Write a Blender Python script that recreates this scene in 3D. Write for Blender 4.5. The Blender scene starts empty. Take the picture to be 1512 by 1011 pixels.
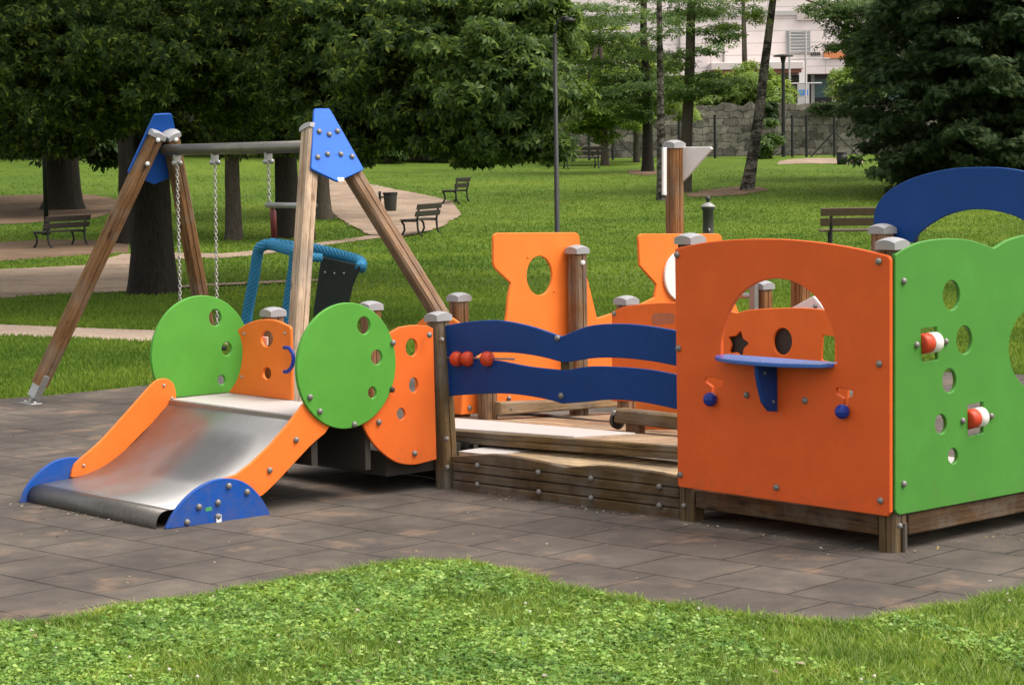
import bpy, bmesh, math, random
import numpy as np
from mathutils import Vector, Matrix
from mathutils.geometry import tessellate_polygon

SC = bpy.context.scene
COL = SC.collection
RNG = np.random.default_rng(7)
random.seed(7)

# ------------------------------------------------------------------ camera / survey frame
H = 1.8                                   # eye height
F = 3200.0                                # focal length in photo pixels (1512 wide)
PITCH, ROLL, TH = 0.082757, -0.014451, 0.730949
C0 = np.array([1.665, 9.777])             # front corner of the play house
U2 = np.array([-math.sin(TH), math.cos(TH)])
V2 = np.array([math.cos(TH), math.sin(TH)])
UV3 = np.array([U2[0], U2[1], 0.0]); VV3 = np.array([V2[0], V2[1], 0.0]); ZV = np.array([0, 0, 1.0])
CAMP = np.array([0, 0, H])


def ray(px, py):
    X = px - 756; Y = py - 505.5
    c, s = math.cos(ROLL), math.sin(ROLL)
    u = c * X + s * Y; v = -s * X + c * Y
    return np.array([u / F, math.cos(PITCH) - v / F * math.sin(PITCH), -v / F * math.cos(PITCH) - math.sin(PITCH)])


def W(u, v, z):
    p = C0 + U2 * u + V2 * v
    return np.array([p[0], p[1], z])


def on_plane(px, py, P, n):
    d = ray(px, py)
    t = ((P - CAMP) @ n) / (d @ n)
    return CAMP + d * t


def at_depth(px, py, Y):
    d = ray(px, py)
    return CAMP + d * (Y / d[1])


def smooth(a, b, x):
    t = np.clip((x - a) / (b - a), 0, 1)
    return t * t * (3 - 2 * t)


_TY = np.arange(-420, 420.1, .25)
_tz = np.interp(_TY, [-420, 42, 47, 52, 58, 64, 72, 80, 90, 100, 115, 420], [0, 0, .02, .12, .36, .70, 1.15, 1.5, 1.85, 2.05, 2.3, 2.6])
_TZ = np.convolve(np.pad(_tz, 16, mode='edge'), np.ones(33) / 33, 'valid')


def terrain(X, Y):
    X = np.asarray(X, float); Y = np.asarray(Y, float)
    z = np.interp(Y, _TY, _TZ)
    left = smooth(-2, -14, X) * smooth(60, 90, Y) * .45
    return z + left


def ground(px, py, lift=0.0):
    d = ray(px, py)
    lo, hi = 3.0, 130.0
    ys = np.linspace(lo, hi, 2600)
    pts = CAMP[None, :] + d[None, :] * (ys / d[1])[:, None]
    dz = pts[:, 2] - terrain(pts[:, 0], pts[:, 1]) - lift
    k = np.where(dz <= 0)[0]
    i = k[0] if len(k) else len(ys) - 1
    if i > 0:
        a = dz[i - 1]; b = dz[i]
        t = a / (a - b) if a != b else 0
        p = pts[i - 1] * (1 - t) + pts[i] * t
    else:
        p = pts[i]
    return p


def lin(h):
    h = h.lstrip('#')
    r = [int(h[i:i + 2], 16) / 255 for i in (0, 2, 4)]
    return tuple(((c + .055) / 1.055) ** 2.4 if c > .04045 else c / 12.92 for c in r) + (1,)


# ------------------------------------------------------------------ materials
def new_mat(name):
    m = bpy.data.materials.new(name); m.use_nodes = True
    nt = m.node_tree; nt.nodes.clear()
    out = nt.nodes.new('ShaderNodeOutputMaterial')
    return m, nt, out


def nd(nt, typ, **kw):
    n = nt.nodes.new(typ)
    for k, v in kw.items():
        setattr(n, k, v)
    return n


def ramp(nt, stops, interp='LINEAR'):
    r = nt.nodes.new('ShaderNodeValToRGB')
    cr = r.color_ramp; cr.interpolation = interp
    while len(cr.elements) > 2:
        cr.elements.remove(cr.elements[-1])
    cr.elements[0].position = stops[0][0]; cr.elements[0].color = stops[0][1]
    cr.elements[1].position = stops[-1][0]; cr.elements[1].color = stops[-1][1]
    for p, c in stops[1:-1]:
        e = cr.elements.new(p); e.color = c
    return r


def noise(nt, scale, detail=3, rough=.5, vec=None, dist=0):
    n = nt.nodes.new('ShaderNodeTexNoise')
    n.inputs['Scale'].default_value = scale; n.inputs['Detail'].default_value = detail
    n.inputs['Roughness'].default_value = rough; n.inputs['Distortion'].default_value = dist
    if vec is not None:
        nt.links.new(vec, n.inputs['Vector'])
    return n


def mixc(nt, fac, a, b, blend='MIX'):
    m = nt.nodes.new('ShaderNodeMix'); m.data_type = 'RGBA'; m.blend_type = blend
    for sock, v in ((0, fac), (6, a), (7, b)):
        if hasattr(v, 'links') or isinstance(v, bpy.types.NodeSocket):
            nt.links.new(v, m.inputs[sock])
        else:
            m.inputs[sock].default_value = v
    return m.outputs[2]


def bump(nt, height, strength, dist=.01):
    b = nt.nodes.new('ShaderNodeBump'); b.inputs['Strength'].default_value = strength; b.inputs['Distance'].default_value = dist
    nt.links.new(height, b.inputs['Height'])
    return b.outputs['Normal']


def scl(c, k):
    return (c[0] * k, c[1] * k, c[2] * k, 1)


def mat_plastic(name, col, rough=.52, spec=.25):
    """coloured HDPE board: grainy pressed surface, faint scuffs and grime"""
    m, nt, out = new_mat(name)
    tc = nd(nt, 'ShaderNodeTexCoord'); vec = tc.outputs['Object']
    n1 = noise(nt, 5, 5, .6, vec); n2 = noise(nt, 420, 2, .5, vec); n3 = noise(nt, 60, 4, .65, vec)
    r1 = ramp(nt, [(.35, (0, 0, 0, 1)), (.75, (1, 1, 1, 1))]); nt.links.new(n1.outputs['Fac'], r1.inputs['Fac'])
    c = mixc(nt, r1.outputs['Color'], scl(col, .93), scl(col, 1.05))
    r3 = ramp(nt, [(.58, (0, 0, 0, 1)), (.82, (.28, .28, .28, 1))]); nt.links.new(n3.outputs['Fac'], r3.inputs['Fac'])
    c = mixc(nt, r3.outputs['Color'], c, tuple(.55 * x + .45 * g for x, g in zip(scl(col, .75)[:3], (.12, .10, .08))) + (1,))
    # mud splashed up from the ground: blotches that thin out with height
    sp_ = nd(nt, 'ShaderNodeSeparateXYZ'); nt.links.new(vec, sp_.inputs[0])
    mr = nd(nt, 'ShaderNodeMapRange'); nt.links.new(sp_.outputs['Z'], mr.inputs['Value'])
    mr.inputs['From Min'].default_value = .05; mr.inputs['From Max'].default_value = .55; mr.inputs['To Min'].default_value = .16; mr.inputs['To Max'].default_value = -.22
    n5 = noise(nt, 13, 8, .78, vec)
    ad = nd(nt, 'ShaderNodeMath', operation='ADD'); nt.links.new(n5.outputs['Fac'], ad.inputs[0]); nt.links.new(mr.outputs[0], ad.inputs[1])
    r5 = ramp(nt, [(.54, (0, 0, 0, 1)), (.82, (.34, .34, .34, 1))]); nt.links.new(ad.outputs[0], r5.inputs['Fac'])
    c = mixc(nt, r5.outputs['Color'], c, (.13, .10, .075, 1))
    # fine pale scratches
    mp = nd(nt, 'ShaderNodeMapping'); mp.inputs['Rotation'].default_value = (.5, .35, .9); mp.inputs['Scale'].default_value = (1, 1, 14); nt.links.new(vec, mp.inputs['Vector'])
    n6 = noise(nt, 9, 3, .6, mp.outputs[0], 1.2)
    r6 = ramp(nt, [(.488, (0, 0, 0, 1)), (.5, (.22, .22, .22, 1)), (.512, (0, 0, 0, 1))]); nt.links.new(n6.outputs['Fac'], r6.inputs['Fac'])
    r7 = ramp(nt, [(.52, (0, 0, 0, 1)), (.62, (1, 1, 1, 1))]); nt.links.new(n1.outputs['Fac'], r7.inputs['Fac'])
    sc_ = mixc(nt, 1, r6.outputs['Color'], r7.outputs['Color'], 'MULTIPLY')
    c = mixc(nt, sc_, c, tuple(min(1, x * 1.3 + .12) for x in col[:3]) + (1,))
    b = nd(nt, 'ShaderNodeBsdfPrincipled')
    nt.links.new(c, b.inputs['Base Color'])
    b.inputs['Roughness'].default_value = rough; b.inputs['Specular IOR Level'].default_value = spec
    hb = nd(nt, 'ShaderNodeMath', operation='ADD'); nt.links.new(n2.outputs['Fac'], hb.inputs[0]); nt.links.new(n3.outputs['Fac'], hb.inputs[1])
    nt.links.new(bump(nt, hb.outputs[0], .3, .002), b.inputs['Normal'])
    nt.links.new(b.outputs[0], out.inputs[0])
    return m


_wood = {}
def mat_wood(axis, dark='#5a4432', light='#a98560', key=''):
    """weathered pine with the grain running along axis (world vector)"""
    ax = Vector(axis).normalized()
    k = (key, dark, light, tuple(round(a, 2) for a in ax))
    if k in _wood:
        return _wood[k]
    m, nt, out = new_mat('weathered_wood')
    tc = nd(nt, 'ShaderNodeTexCoord')
    mp = nd(nt, 'ShaderNodeMapping')
    # rotate so that the grain axis becomes Z, then squash Z
    q = ax.rotation_difference(Vector((0, 0, 1))).to_euler()
    mp.inputs['Rotation'].default_value = q
    nt.links.new(tc.outputs['Object'], mp.inputs['Vector'])
    mp2 = nd(nt, 'ShaderNodeMapping'); mp2.inputs['Scale'].default_value = (1, 1, .045)
    nt.links.new(mp.outputs[0], mp2.inputs['Vector'])
    mp3 = nd(nt, 'ShaderNodeMapping'); mp3.inputs['Scale'].default_value = (1, 1, .35)
    nt.links.new(mp.outputs[0], mp3.inputs['Vector'])
    g = noise(nt, 75, 5, .65, mp2.outputs[0], .3); big = noise(nt, 9, 4, .6, mp3.outputs[0]); fine = noise(nt, 260, 3, .6, mp2.outputs[0])
    r = ramp(nt, [(.25, lin(dark)), (.52, scl(lin(light), .8)), (.75, lin(light))]); nt.links.new(g.outputs['Fac'], r.inputs['Fac'])
    r2 = ramp(nt, [(.3, (.55, .52, .50, 1)), (.7, (1.05, 1.05, 1.05, 1))]); nt.links.new(big.outputs['Fac'], r2.inputs['Fac'])
    c = mixc(nt, 1.0, r.outputs['Color'], r2.outputs['Color'], 'MULTIPLY')
    rf = ramp(nt, [(.30, (.35, .33, .31, 1)), (.42, (1, 1, 1, 1))]); nt.links.new(fine.outputs['Fac'], rf.inputs['Fac'])
    c = mixc(nt, .7, c, rf.outputs['Color'], 'MULTIPLY')
    mk = nd(nt, 'ShaderNodeMapping'); mk.inputs['Scale'].default_value = (1, 1, .5); nt.links.new(mp.outputs[0], mk.inputs['Vector'])
    vk = nd(nt, 'ShaderNodeTexVoronoi'); vk.inputs['Scale'].default_value = 7.5; nt.links.new(mk.outputs[0], vk.inputs['Vector'])
    rk = ramp(nt, [(.07, (.30, .24, .20, 1)), (.15, (.85, .82, .80, 1)), (.2, (1, 1, 1, 1))]); nt.links.new(vk.outputs['Distance'], rk.inputs['Fac'])
    c = mixc(nt, .85, c, rk.outputs['Color'], 'MULTIPLY')
    mc = nd(nt, 'ShaderNodeMapping'); mc.inputs['Scale'].default_value = (1, 1, .02); nt.links.new(mp.outputs[0], mc.inputs['Vector'])
    nc = noise(nt, 42, 2, .5, mc.outputs[0], .5)
    rcx = ramp(nt, [(.485, (1, 1, 1, 1)), (.50, (.22, .19, .17, 1)), (.515, (1, 1, 1, 1))]); nt.links.new(nc.outputs['Fac'], rcx.inputs['Fac'])
    c = mixc(nt, .75, c, rcx.outputs['Color'], 'MULTIPLY')
    ng = noise(nt, 3.2, 4, .6, tc.outputs['Object'])
    rg_ = ramp(nt, [(.45, (0, 0, 0, 1)), (.7, (.55, .55, .55, 1))]); nt.links.new(ng.outputs['Fac'], rg_.inputs['Fac'])
    c = mixc(nt, rg_.outputs['Color'], c, (.20, .185, .165, 1))
    b = nd(nt, 'ShaderNodeBsdfPrincipled'); nt.links.new(c, b.inputs['Base Color'])
    b.inputs['Roughness'].default_value = .78; b.inputs['Specular IOR Level'].default_value = .25
    nt.links.new(bump(nt, fine.outputs['Fac'], .6, .004), b.inputs['Normal'])
    nt.links.new(b.outputs[0], out.inputs[0])
    _wood[k] = m
    return m


def mat_simple(name, col, rough=.5, metal=0., var=.15, scale=20, bumps=.15, spec=.4):
    m, nt, out = new_mat(name)
    tc = nd(nt, 'ShaderNodeTexCoord')
    n1 = noise(nt, scale, 5, .6, tc.outputs['Object'])
    c = mixc(nt, n1.outputs['Fac'], scl(col, 1 - var), scl(col, 1 + var))
    b = nd(nt, 'ShaderNodeBsdfPrincipled'); nt.links.new(c, b.inputs['Base Color'])
    b.inputs['Roughness'].default_value = rough; b.inputs['Metallic'].default_value = metal; b.inputs['Specular IOR Level'].default_value = spec
    nt.links.new(bump(nt, n1.outputs['Fac'], bumps, .01), b.inputs['Normal'])
    nt.links.new(b.outputs[0], out.inputs[0])
    return m


def mat_leaf(name, cols, trans=.35, spec=.35, rough=.45, patch=0):
    m, nt, out = new_mat(name)
    gm = nd(nt, 'ShaderNodeNewGeometry')
    n = len(cols)
    r = ramp(nt, [(i / max(1, n - 1), c) for i, c in enumerate(cols)])
    nt.links.new(gm.outputs['Random Per Island'], r.inputs['Fac'])
    lc = r.outputs['Color']
    if patch:                                                # worn and lush turf patches; soft shade put into the colour too
        tc = nd(nt, 'ShaderNodeTexCoord')
        np_ = noise(nt, patch, 4, .65, tc.outputs['Object'])
        rp = ramp(nt, [(.32, (.60, .70, .66, 1)), (.50, (1, 1, 1, 1)), (.66, (1.36, 1.20, 1.06, 1))]); nt.links.new(np_.outputs['Fac'], rp.inputs['Fac'])
        lc = mixc(nt, 1, lc, rp.outputs['Color'], 'MULTIPLY')
    b = nd(nt, 'ShaderNodeBsdfPrincipled'); nt.links.new(lc, b.inputs['Base Color'])
    b.inputs['Roughness'].default_value = rough; b.inputs['Specular IOR Level'].default_value = spec
    t = nd(nt, 'ShaderNodeBsdfTranslucent')
    hs = nd(nt, 'ShaderNodeHueSaturation'); hs.inputs['Value'].default_value = 1.6; hs.inputs['Hue'].default_value = .48
    nt.links.new(lc, hs.inputs['Color']); nt.links.new(hs.outputs[0], t.inputs['Color'])
    mx = nd(nt, 'ShaderNodeMixShader'); mx.inputs[0].default_value = trans
    nt.links.new(b.outputs[0], mx.inputs[1]); nt.links.new(t.outputs[0], mx.inputs[2])
    nt.links.new(mx.outputs[0], out.inputs[0])
    return m


def mat_bark(name, dark, light, scale=6, bands=False):
    m, nt, out = new_mat(name)
    tc = nd(nt, 'ShaderNodeTexCoord')
    mp = nd(nt, 'ShaderNodeMapping'); mp.inputs['Scale'].default_value = (1, 1, .22)
    nt.links.new(tc.outputs['Object'], mp.inputs['Vector'])
    n1 = noise(nt, scale * 2.4, 8, .75, mp.outputs[0], 1.6)
    r = ramp(nt, [(.3, dark), (.7, light)]); nt.links.new(n1.outputs['Fac'], r.inputs['Fac'])
    c = r.outputs['Color']
    if bands:
        mp2 = nd(nt, 'ShaderNodeMapping'); mp2.inputs['Scale'].default_value = (1, 1, 2.2)
        nt.links.new(tc.outputs['Object'], mp2.inputs['Vector'])
        n2 = noise(nt, 3.2, 4, .7, mp2.outputs[0])
        r2 = ramp(nt, [(.44, (0, 0, 0, 1)), (.56, (1, 1, 1, 1))]); nt.links.new(n2.outputs['Fac'], r2.inputs['Fac'])
        c = mixc(nt, r2.outputs['Color'], dark, c)
    b = nd(nt, 'ShaderNodeBsdfPrincipled'); nt.links.new(c, b.inputs['Base Color'])
    b.inputs['Roughness'].default_value = .9; b.inputs['Specular IOR Level'].default_value = .15
    nt.links.new(bump(nt, n1.outputs['Fac'], .9, .05), b.inputs['Normal'])
    nt.links.new(b.outputs[0], out.inputs[0])
    return m


ORANGE = mat_plastic('orange_board', (.86, .19, .028, 1))
ORANGE_SHADE = mat_plastic('shaded_orange_board', (.74, .112, .020, 1))  # shade on the front panel is put into this deeper orange
ORANGE_MID = mat_plastic('deep_orange_board', (.76, .145, .023, 1))
GREEN = mat_plastic('green_board', (.085, .315, .040, 1))
GREEN2 = mat_plastic('leaf_green_board', (.062, .235, .034, 1))
BLUE = mat_plastic('blue_board', (.006, .075, .36, 1))
BLUE_LIT = mat_plastic('lit_blue_board', (.016, .125, .60, 1))  # blue of the right gusset plate with its light put in
NAVY = mat_plastic('navy_board', (.003, .042, .205, 1))
NAVY2 = mat_plastic('deep_blue_board', (.002, .050, .235, 1))
WHITE = mat_plastic('white_board', (.74, .72, .72, 1))
PLATE = mat_simple('grey_deck_plate', (.46, .43, .42, 1), .55, 0, .12, 40, .1)
SLAB_DARK = mat_simple('dark_brown_board', (.035, .03, .026, 1), .7)
RED = mat_plastic('red_bead', (.52, .055, .022, 1), .35)
WHITEP = mat_plastic('white_bead', (.75, .73, .70, 1), .35)
BLUEP = mat_plastic('blue_knob', (.012, .035, .26, 1), .3)
CAP = mat_simple('grey_post_cap', (.30, .30, .315, 1), .42, 0, .08, 30, .05)
BOLT = mat_simple('grey_bolt_cap', (.20, .19, .18, 1), .35, .25, .15, 90, .05)
STEEL = mat_simple('galvanised_steel', (.36, .365, .37, 1), .42, .7, .2, 30, .1)
STEEL_D = mat_simple('dull_steel', (.30, .29, .28, 1), .5, .8, .2, 30, .1)
CHAIN = mat_simple('chain_steel', (.42, .41, .39, 1), .45, .5, .2, 40, .05)
IRON = mat_simple('dark_cast_iron', (.016, .018, .018, 1), .55, .2, .2, 30, .2)
LAMPIRON = mat_simple('lamp_post_paint', (.045, .047, .046, 1), .5, .1, .2, 30, .2)
BENCHW = mat_simple('dark_bench_slat', (.035, .028, .024, 1), .7, 0, .3, 12, .3)
BENCHW2 = mat_simple('brown_bench_slat', (.10, .066, .045, 1), .7, 0, .3, 12, .3)
ROPE = mat_simple('teal_rope', (.018, .175, .33, 1), .7, 0, .25, 60, .3)
RUBBERSEAT = mat_simple('dark_green_rubber', (.012, .020, .018, 1), .65, 0, .2, 60, .3)
MAROON = mat_simple('maroon_sleeve', (.12, .02, .018, 1), .5)
STICKER = mat_simple('white_sticker', (.75, .76, .78, 1), .4)
STICKERG = mat_simple('green_sticker', (.06, .30, .12, 1), .4)
STICKERW = mat_simple('grey_print', (.22, .17, .15, 1), .6)


# ------------------------------------------------------------------ object helpers
def tag(o, label=None, cat=None, group=None, kind=None):
    if label: o['label'] = label
    if cat: o['category'] = cat
    if group: o['group'] = group
    if kind: o['kind'] = kind
    return o


def empty(name, loc):
    o = bpy.data.objects.new(name, None); COL.objects.link(o)
    o.empty_display_size = .2
    o.location = Vector(loc)
    return o


def wloc(o):
    p = np.zeros(3)
    while o is not None:
        p += np.array(o.location); o = o.parent
    return p


def link_mesh(name, verts, faces, mat, parent=None, smooth_sh=False, origin=None):
    """verts in world coordinates; stored relative to the parent chain"""
    verts = np.asarray(verts, float)
    base = wloc(parent) if parent is not None else (np.asarray(origin, float) if origin is not None else np.zeros(3))
    me = bpy.data.meshes.new(name)
    me.from_pydata((verts - base).tolist(), [], [tuple(f) for f in faces])
    if smooth_sh:
        me.polygons.foreach_set('use_smooth', np.ones(len(me.polygons), bool))
    me.materials.append(mat)
    o = bpy.data.objects.new(name, me); COL.objects.link(o)
    if parent is not None:
        o.parent = parent
    elif origin is not None:
        o.location = Vector(origin)
    return o


def fast_mesh(name, verts, quads, mat, parent=None, origin=None, smooth_sh=False, matidx=None, mats=None):
    """numpy bulk mesh: verts (n,3), quads (m,k) with constant k"""
    verts = np.asarray(verts, np.float32); quads = np.asarray(quads, np.int32)
    base = wloc(parent) if parent is not None else (np.asarray(origin, float) if origin is not None else np.zeros(3))
    verts = (verts - base).astype(np.float32)
    k = quads.shape[1]
    me = bpy.data.meshes.new(name)
    me.vertices.add(len(verts)); me.vertices.foreach_set('co', verts.ravel())
    me.loops.add(quads.size); me.loops.foreach_set('vertex_index', quads.ravel())
    me.polygons.add(len(quads)); me.polygons.foreach_set('loop_start', np.arange(0, quads.size, k, dtype=np.int32))
    try:
        me.polygons.foreach_set('loop_total', np.full(len(quads), k, np.int32))
    except Exception:
        pass
    if smooth_sh:
        me.polygons.foreach_set('use_smooth', np.ones(len(quads), bool))
    me.update(calc_edges=True)
    for mm in (mats or [mat]):
        me.materials.append(mm)
    if matidx is not None:
        me.polygons.foreach_set('material_index', np.asarray(matidx, np.int32))
    o = bpy.data.objects.new(name, me); COL.objects.link(o)
    if parent is not None:
        o.parent = parent
    elif origin is not None:
        o.location = Vector(origin)
    return o


class MB:
    def __init__(self):
        self.v = []; self.f = []

    def add(self, verts, faces):
        b = len(self.v)
        self.v += [np.asarray(p, float) for p in verts]
        self.f += [tuple(i + b for i in f) for f in faces]
        return self

    def box(self, c, a, b, d, ha, hb, hd):
        """box centred c with unit axes a, b, d and half sizes"""
        c = np.asarray(c, float); a = np.asarray(a, float); b = np.asarray(b, float); d = np.asarray(d, float)
        vs = [c + sa * ha * a + sb * hb * b + sd * hd * d for sa in (-1, 1) for sb in (-1, 1) for sd in (-1, 1)]
        fs = [(0, 1, 3, 2), (4, 6, 7, 5), (0, 4, 5, 1), (2, 3, 7, 6), (0, 2, 6, 4), (1, 5, 7, 3)]
        return self.add(vs, fs)

    def uvbox(self, u0, u1, v0, v1, z0, z1):
        return self.box(W((u0 + u1) / 2, (v0 + v1) / 2, (z0 + z1) / 2), UV3, VV3, ZV, abs(u1 - u0) / 2, abs(v1 - v0) / 2, abs(z1 - z0) / 2)

    def tube(self, pts, r, n=10, caps=True, lobes=0, twist=0, lob=.12):
        pts = [np.asarray(p, float) for p in pts]
        rr = r if hasattr(r, '__len__') else [r] * len(pts)
        t0 = pts[1] - pts[0]; t0 /= np.linalg.norm(t0)
        ref = np.array([0, 0, 1.]) if abs(t0[2]) < .9 else np.array([1., 0, 0])
        nx = np.cross(t0, ref); nx /= np.linalg.norm(nx)
        rings = []; s = 0
        vs = []; fs = []
        for i, p in enumerate(pts):
            if i == 0: t = pts[1] - pts[0]
            elif i == len(pts) - 1: t = pts[-1] - pts[-2]
            else: t = pts[i + 1] - pts[i - 1]
            t = t / np.linalg.norm(t)
            nx = nx - t * (nx @ t); nx /= np.linalg.norm(nx)
            ny = np.cross(t, nx)
            if i: s += np.linalg.norm(p - pts[i - 1])
            for k in range(n):
                a = 2 * math.pi * k / n
                q = rr[i] * (1 + (lob * math.cos(lobes * a - twist * s) if lobes else 0))
                vs.append(p + q * (math.cos(a) * nx + math.sin(a) * ny))
        for i in range(len(pts) - 1):
            for k in range(n):
                a = i * n + k; b = i * n + (k + 1) % n
                fs.append((a, b, b + n, a + n))
        if caps:
            fs.append(tuple(range(n - 1, -1, -1)))
            fs.append(tuple(range((len(pts) - 1) * n, len(pts) * n)))
        return self.add(vs, fs)

    def build(self, name, mat, parent=None, smooth_sh=False, bevel=0, origin=None, seg=1):
        o = link_mesh(name, self.v, self.f, mat, parent, smooth_sh, origin)
        if bevel:
            bm = bmesh.new(); bm.from_mesh(o.data)
            bmesh.ops.recalc_face_normals(bm, faces=bm.faces)
            es = [e for e in bm.edges if len(e.link_faces) == 2 and e.calc_face_angle(0) > .6]
            bmesh.ops.bevel(bm, geom=es, offset=bevel, segments=seg, affect='EDGES', clamp_overlap=True)
            bm.to_mesh(o.data); bm.free()
        else:
            bm = bmesh.new(); bm.from_mesh(o.data)
            bmesh.ops.recalc_face_normals(bm, faces=bm.faces); bm.to_mesh(o.data); bm.free()
        return o


def cat(pts, n=6, closed=False):
    """Catmull-Rom through 2-D points"""
    P = [np.asarray(p, float) for p in pts]
    out = []
    m = len(P)
    rng = range(m) if closed else range(m - 1)
    for i in rng:
        if closed:
            p0, p1, p2, p3 = P[i - 1], P[i], P[(i + 1) % m], P[(i + 2) % m]
        else:
            p1, p2 = P[i], P[i + 1]
            p0 = P[i - 1] if i > 0 else 2 * p1 - p2
            p3 = P[i + 2] if i + 2 < m else 2 * p2 - p1
        for k in range(n):
            t = k / n
            out.append(.5 * ((2 * p1) + (-p0 + p2) * t + (2 * p0 - 5 * p1 + 4 * p2 - p3) * t * t + (-p0 + 3 * p1 - 3 * p2 + p3) * t ** 3))
    if not closed:
        out.append(P[-1])
    return [tuple(p) for p in out]


def ell(cx, cy, rx, ry, n=28):
    return [(cx + rx * math.cos(2 * math.pi * k / n), cy + ry * math.sin(2 * math.pi * k / n)) for k in range(n)]


def rnd(pts, r=4, n=4):
    """round the corners of a pixel polygon"""
    P = [np.asarray(p, float) for p in pts]; out = []
    for i in range(len(P)):
        a, b, c = P[i - 1], P[i], P[(i + 1) % len(P)]
        d1 = a - b; d2 = c - b
        l1 = np.linalg.norm(d1); l2 = np.linalg.norm(d2)
        q = min(r, l1 * .45, l2 * .45)
        s = b + d1 / l1 * q; e = b + d2 / l2 * q
        for k in range(n + 1):
            t = k / n
            out.append(tuple((1 - t) ** 2 * s + 2 * t * (1 - t) * b + t * t * e))
    return out


class Plane:
    """vertical or tilted board plane: point P, in-plane axes a (horizontal) and b, n towards the viewer"""
    def __init__(self, P, a, b):
        self.P = np.asarray(P, float); self.a = np.asarray(a, float) / np.linalg.norm(a)
        b = np.asarray(b, float); b = b - self.a * (b @ self.a); self.b = b / np.linalg.norm(b)
        n = np.cross(self.a, self.b)
        if n @ (CAMP - self.P) < 0: n = -n
        self.n = n

    def px(self, x, y):
        p = on_plane(x, y, self.P, self.n) - self.P
        return (p @ self.a, p @ self.b)

    def to3(self, q, d=0.0):
        return self.P + self.a * q[0] + self.b * q[1] - self.n * d

    def off(self, d):
        """parallel plane moved d away from the viewer"""
        return Plane(self.P - self.n * d, self.a, self.b)


def planeU(v): return Plane(W(0, v, 0), UV3, ZV)          # board that runs along U
def planeV(u): return Plane(W(u, 0, 0), VV3, ZV)          # board that runs along V


def clean(loop):
    out = []
    for p in loop:
        if not out or np.hypot(p[0] - out[-1][0], p[1] - out[-1][1]) > 1e-4:
            out.append(p)
    if np.hypot(out[0][0] - out[-1][0], out[0][1] - out[-1][1]) < 1e-4:
        out.pop()
    return out


def area2(l):
    return sum(l[i - 1][0] * l[i][1] - l[i][0] * l[i - 1][1] for i in range(len(l)))


def inset(loop, d):
    """offset a CCW loop inwards by d"""
    n = len(loop); out = []
    for i in range(n):
        a = np.array(loop[i - 1]); b = np.array(loop[i]); c = np.array(loop[(i + 1) % n])
        e1 = b - a; e2 = c - b
        e1 = e1 / (np.linalg.norm(e1) + 1e-12); e2 = e2 / (np.linalg.norm(e2) + 1e-12)
        m = np.array([-e1[1] - e2[1], e1[0] + e2[0]]); l = np.linalg.norm(m)
        if l < 1e-6: m = np.array([-e1[1], e1[0]]); k = 1
        else:
            m /= l; k = 1 / max(.5, m @ np.array([-e1[1], e1[0]]))
        out.append(tuple(b + m * d * k))
    return out


def board2(name, pl, outer, holes, t, mat, parent, bev=.0035, two_sided=True):
    """solid board with eased edges from plane-space loops (front face at pl)"""
    outer = clean(outer)
    if area2(outer) < 0: outer = outer[::-1]
    loops = [outer]
    for h in holes:
        h = clean(h)
        if area2(h) > 0: h = h[::-1]
        loops.append(h)
    vs = []; fs = []
    idx = {}
    ins = [inset(l, bev) for l in loops]
    for layer, (ls, d) in enumerate(((ins, 0.0), (loops, bev), (loops, t - bev), (ins, t))):
        for li, l in enumerate(ls):
            idx[(layer, li)] = len(vs)
            vs += [pl.to3(q, d) for q in l]
    for li, l in enumerate(loops):
        n = len(l)
        for layer in range(3):
            a = idx[(layer, li)]; b = idx[(layer + 1, li)]
            for k in range(n):
                fs.append((a + k, a + (k + 1) % n, b + (k + 1) % n, b + k))
    tri = tessellate_polygon([[Vector((q[0], q[1], 0)) for q in l] for l in ins])
    flat = []
    for li, l in enumerate(ins):
        flat += [(li, k) for k in range(len(l))]
    for layer in (0, 3):
        for tr in tri:
            fs.append(tuple(idx[(layer, flat[i][0])] + flat[i][1] for i in tr))
    mb = MB(); mb.add(vs, fs)
    return mb.build(name, mat, parent)


def board(name, pl, outer_px, holes_px, t, mat, parent, bev=.0035):
    return board2(name, pl, [pl.px(*p) for p in outer_px], [[pl.px(*p) for p in h] for h in holes_px], t, mat, parent, bev)


# dome bolt caps share one mesh per size
_boltmesh = {}
def bolt_mesh(r, mat):
    k = (round(r, 4), mat.name)
    if k in _boltmesh: return _boltmesh[k]
    vs = []; fs = []; n = 14
    prof = [(1.0, 0), (1.0, .25), (.93, .5), (.75, .75), (.45, .92), (.12, .99)]
    for pr, pz in prof:
        vs += [(r * pr * math.cos(2 * math.pi * j / n), r * pr * math.sin(2 * math.pi * j / n), r * pz) for j in range(n)]
    for i in range(len(prof) - 1):
        for j in range(n):
            a = i * n + j; b = i * n + (j + 1) % n
            fs.append((a, b, b + n, a + n))
    fs.append(tuple(range((len(prof) - 1) * n, len(prof) * n)))
    me = bpy.data.meshes.new('bolt'); me.from_pydata(vs, [], fs); me.materials.append(mat)
    me.polygons.foreach_set('use_smooth', np.ones(len(me.polygons), bool))
    _boltmesh[k] = me
    return me


def bolt_at(p, n, r, parent, mat=None, name='bolt'):
    o = bpy.data.objects.new(name, bolt_mesh(r, mat or BOLT)); COL.objects.link(o)
    o.parent = parent
    o.location = Vector(np.asarray(p) - wloc(parent))
    o.rotation_euler = Vector(n).to_track_quat('Z', 'Y').to_euler()
    return o


def bolts(pl, pxs, r, parent, mat=None):
    for x, y in pxs:
        bolt_at(pl.to3(pl.px(x, y)), pl.n, r, parent, mat)


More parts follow.
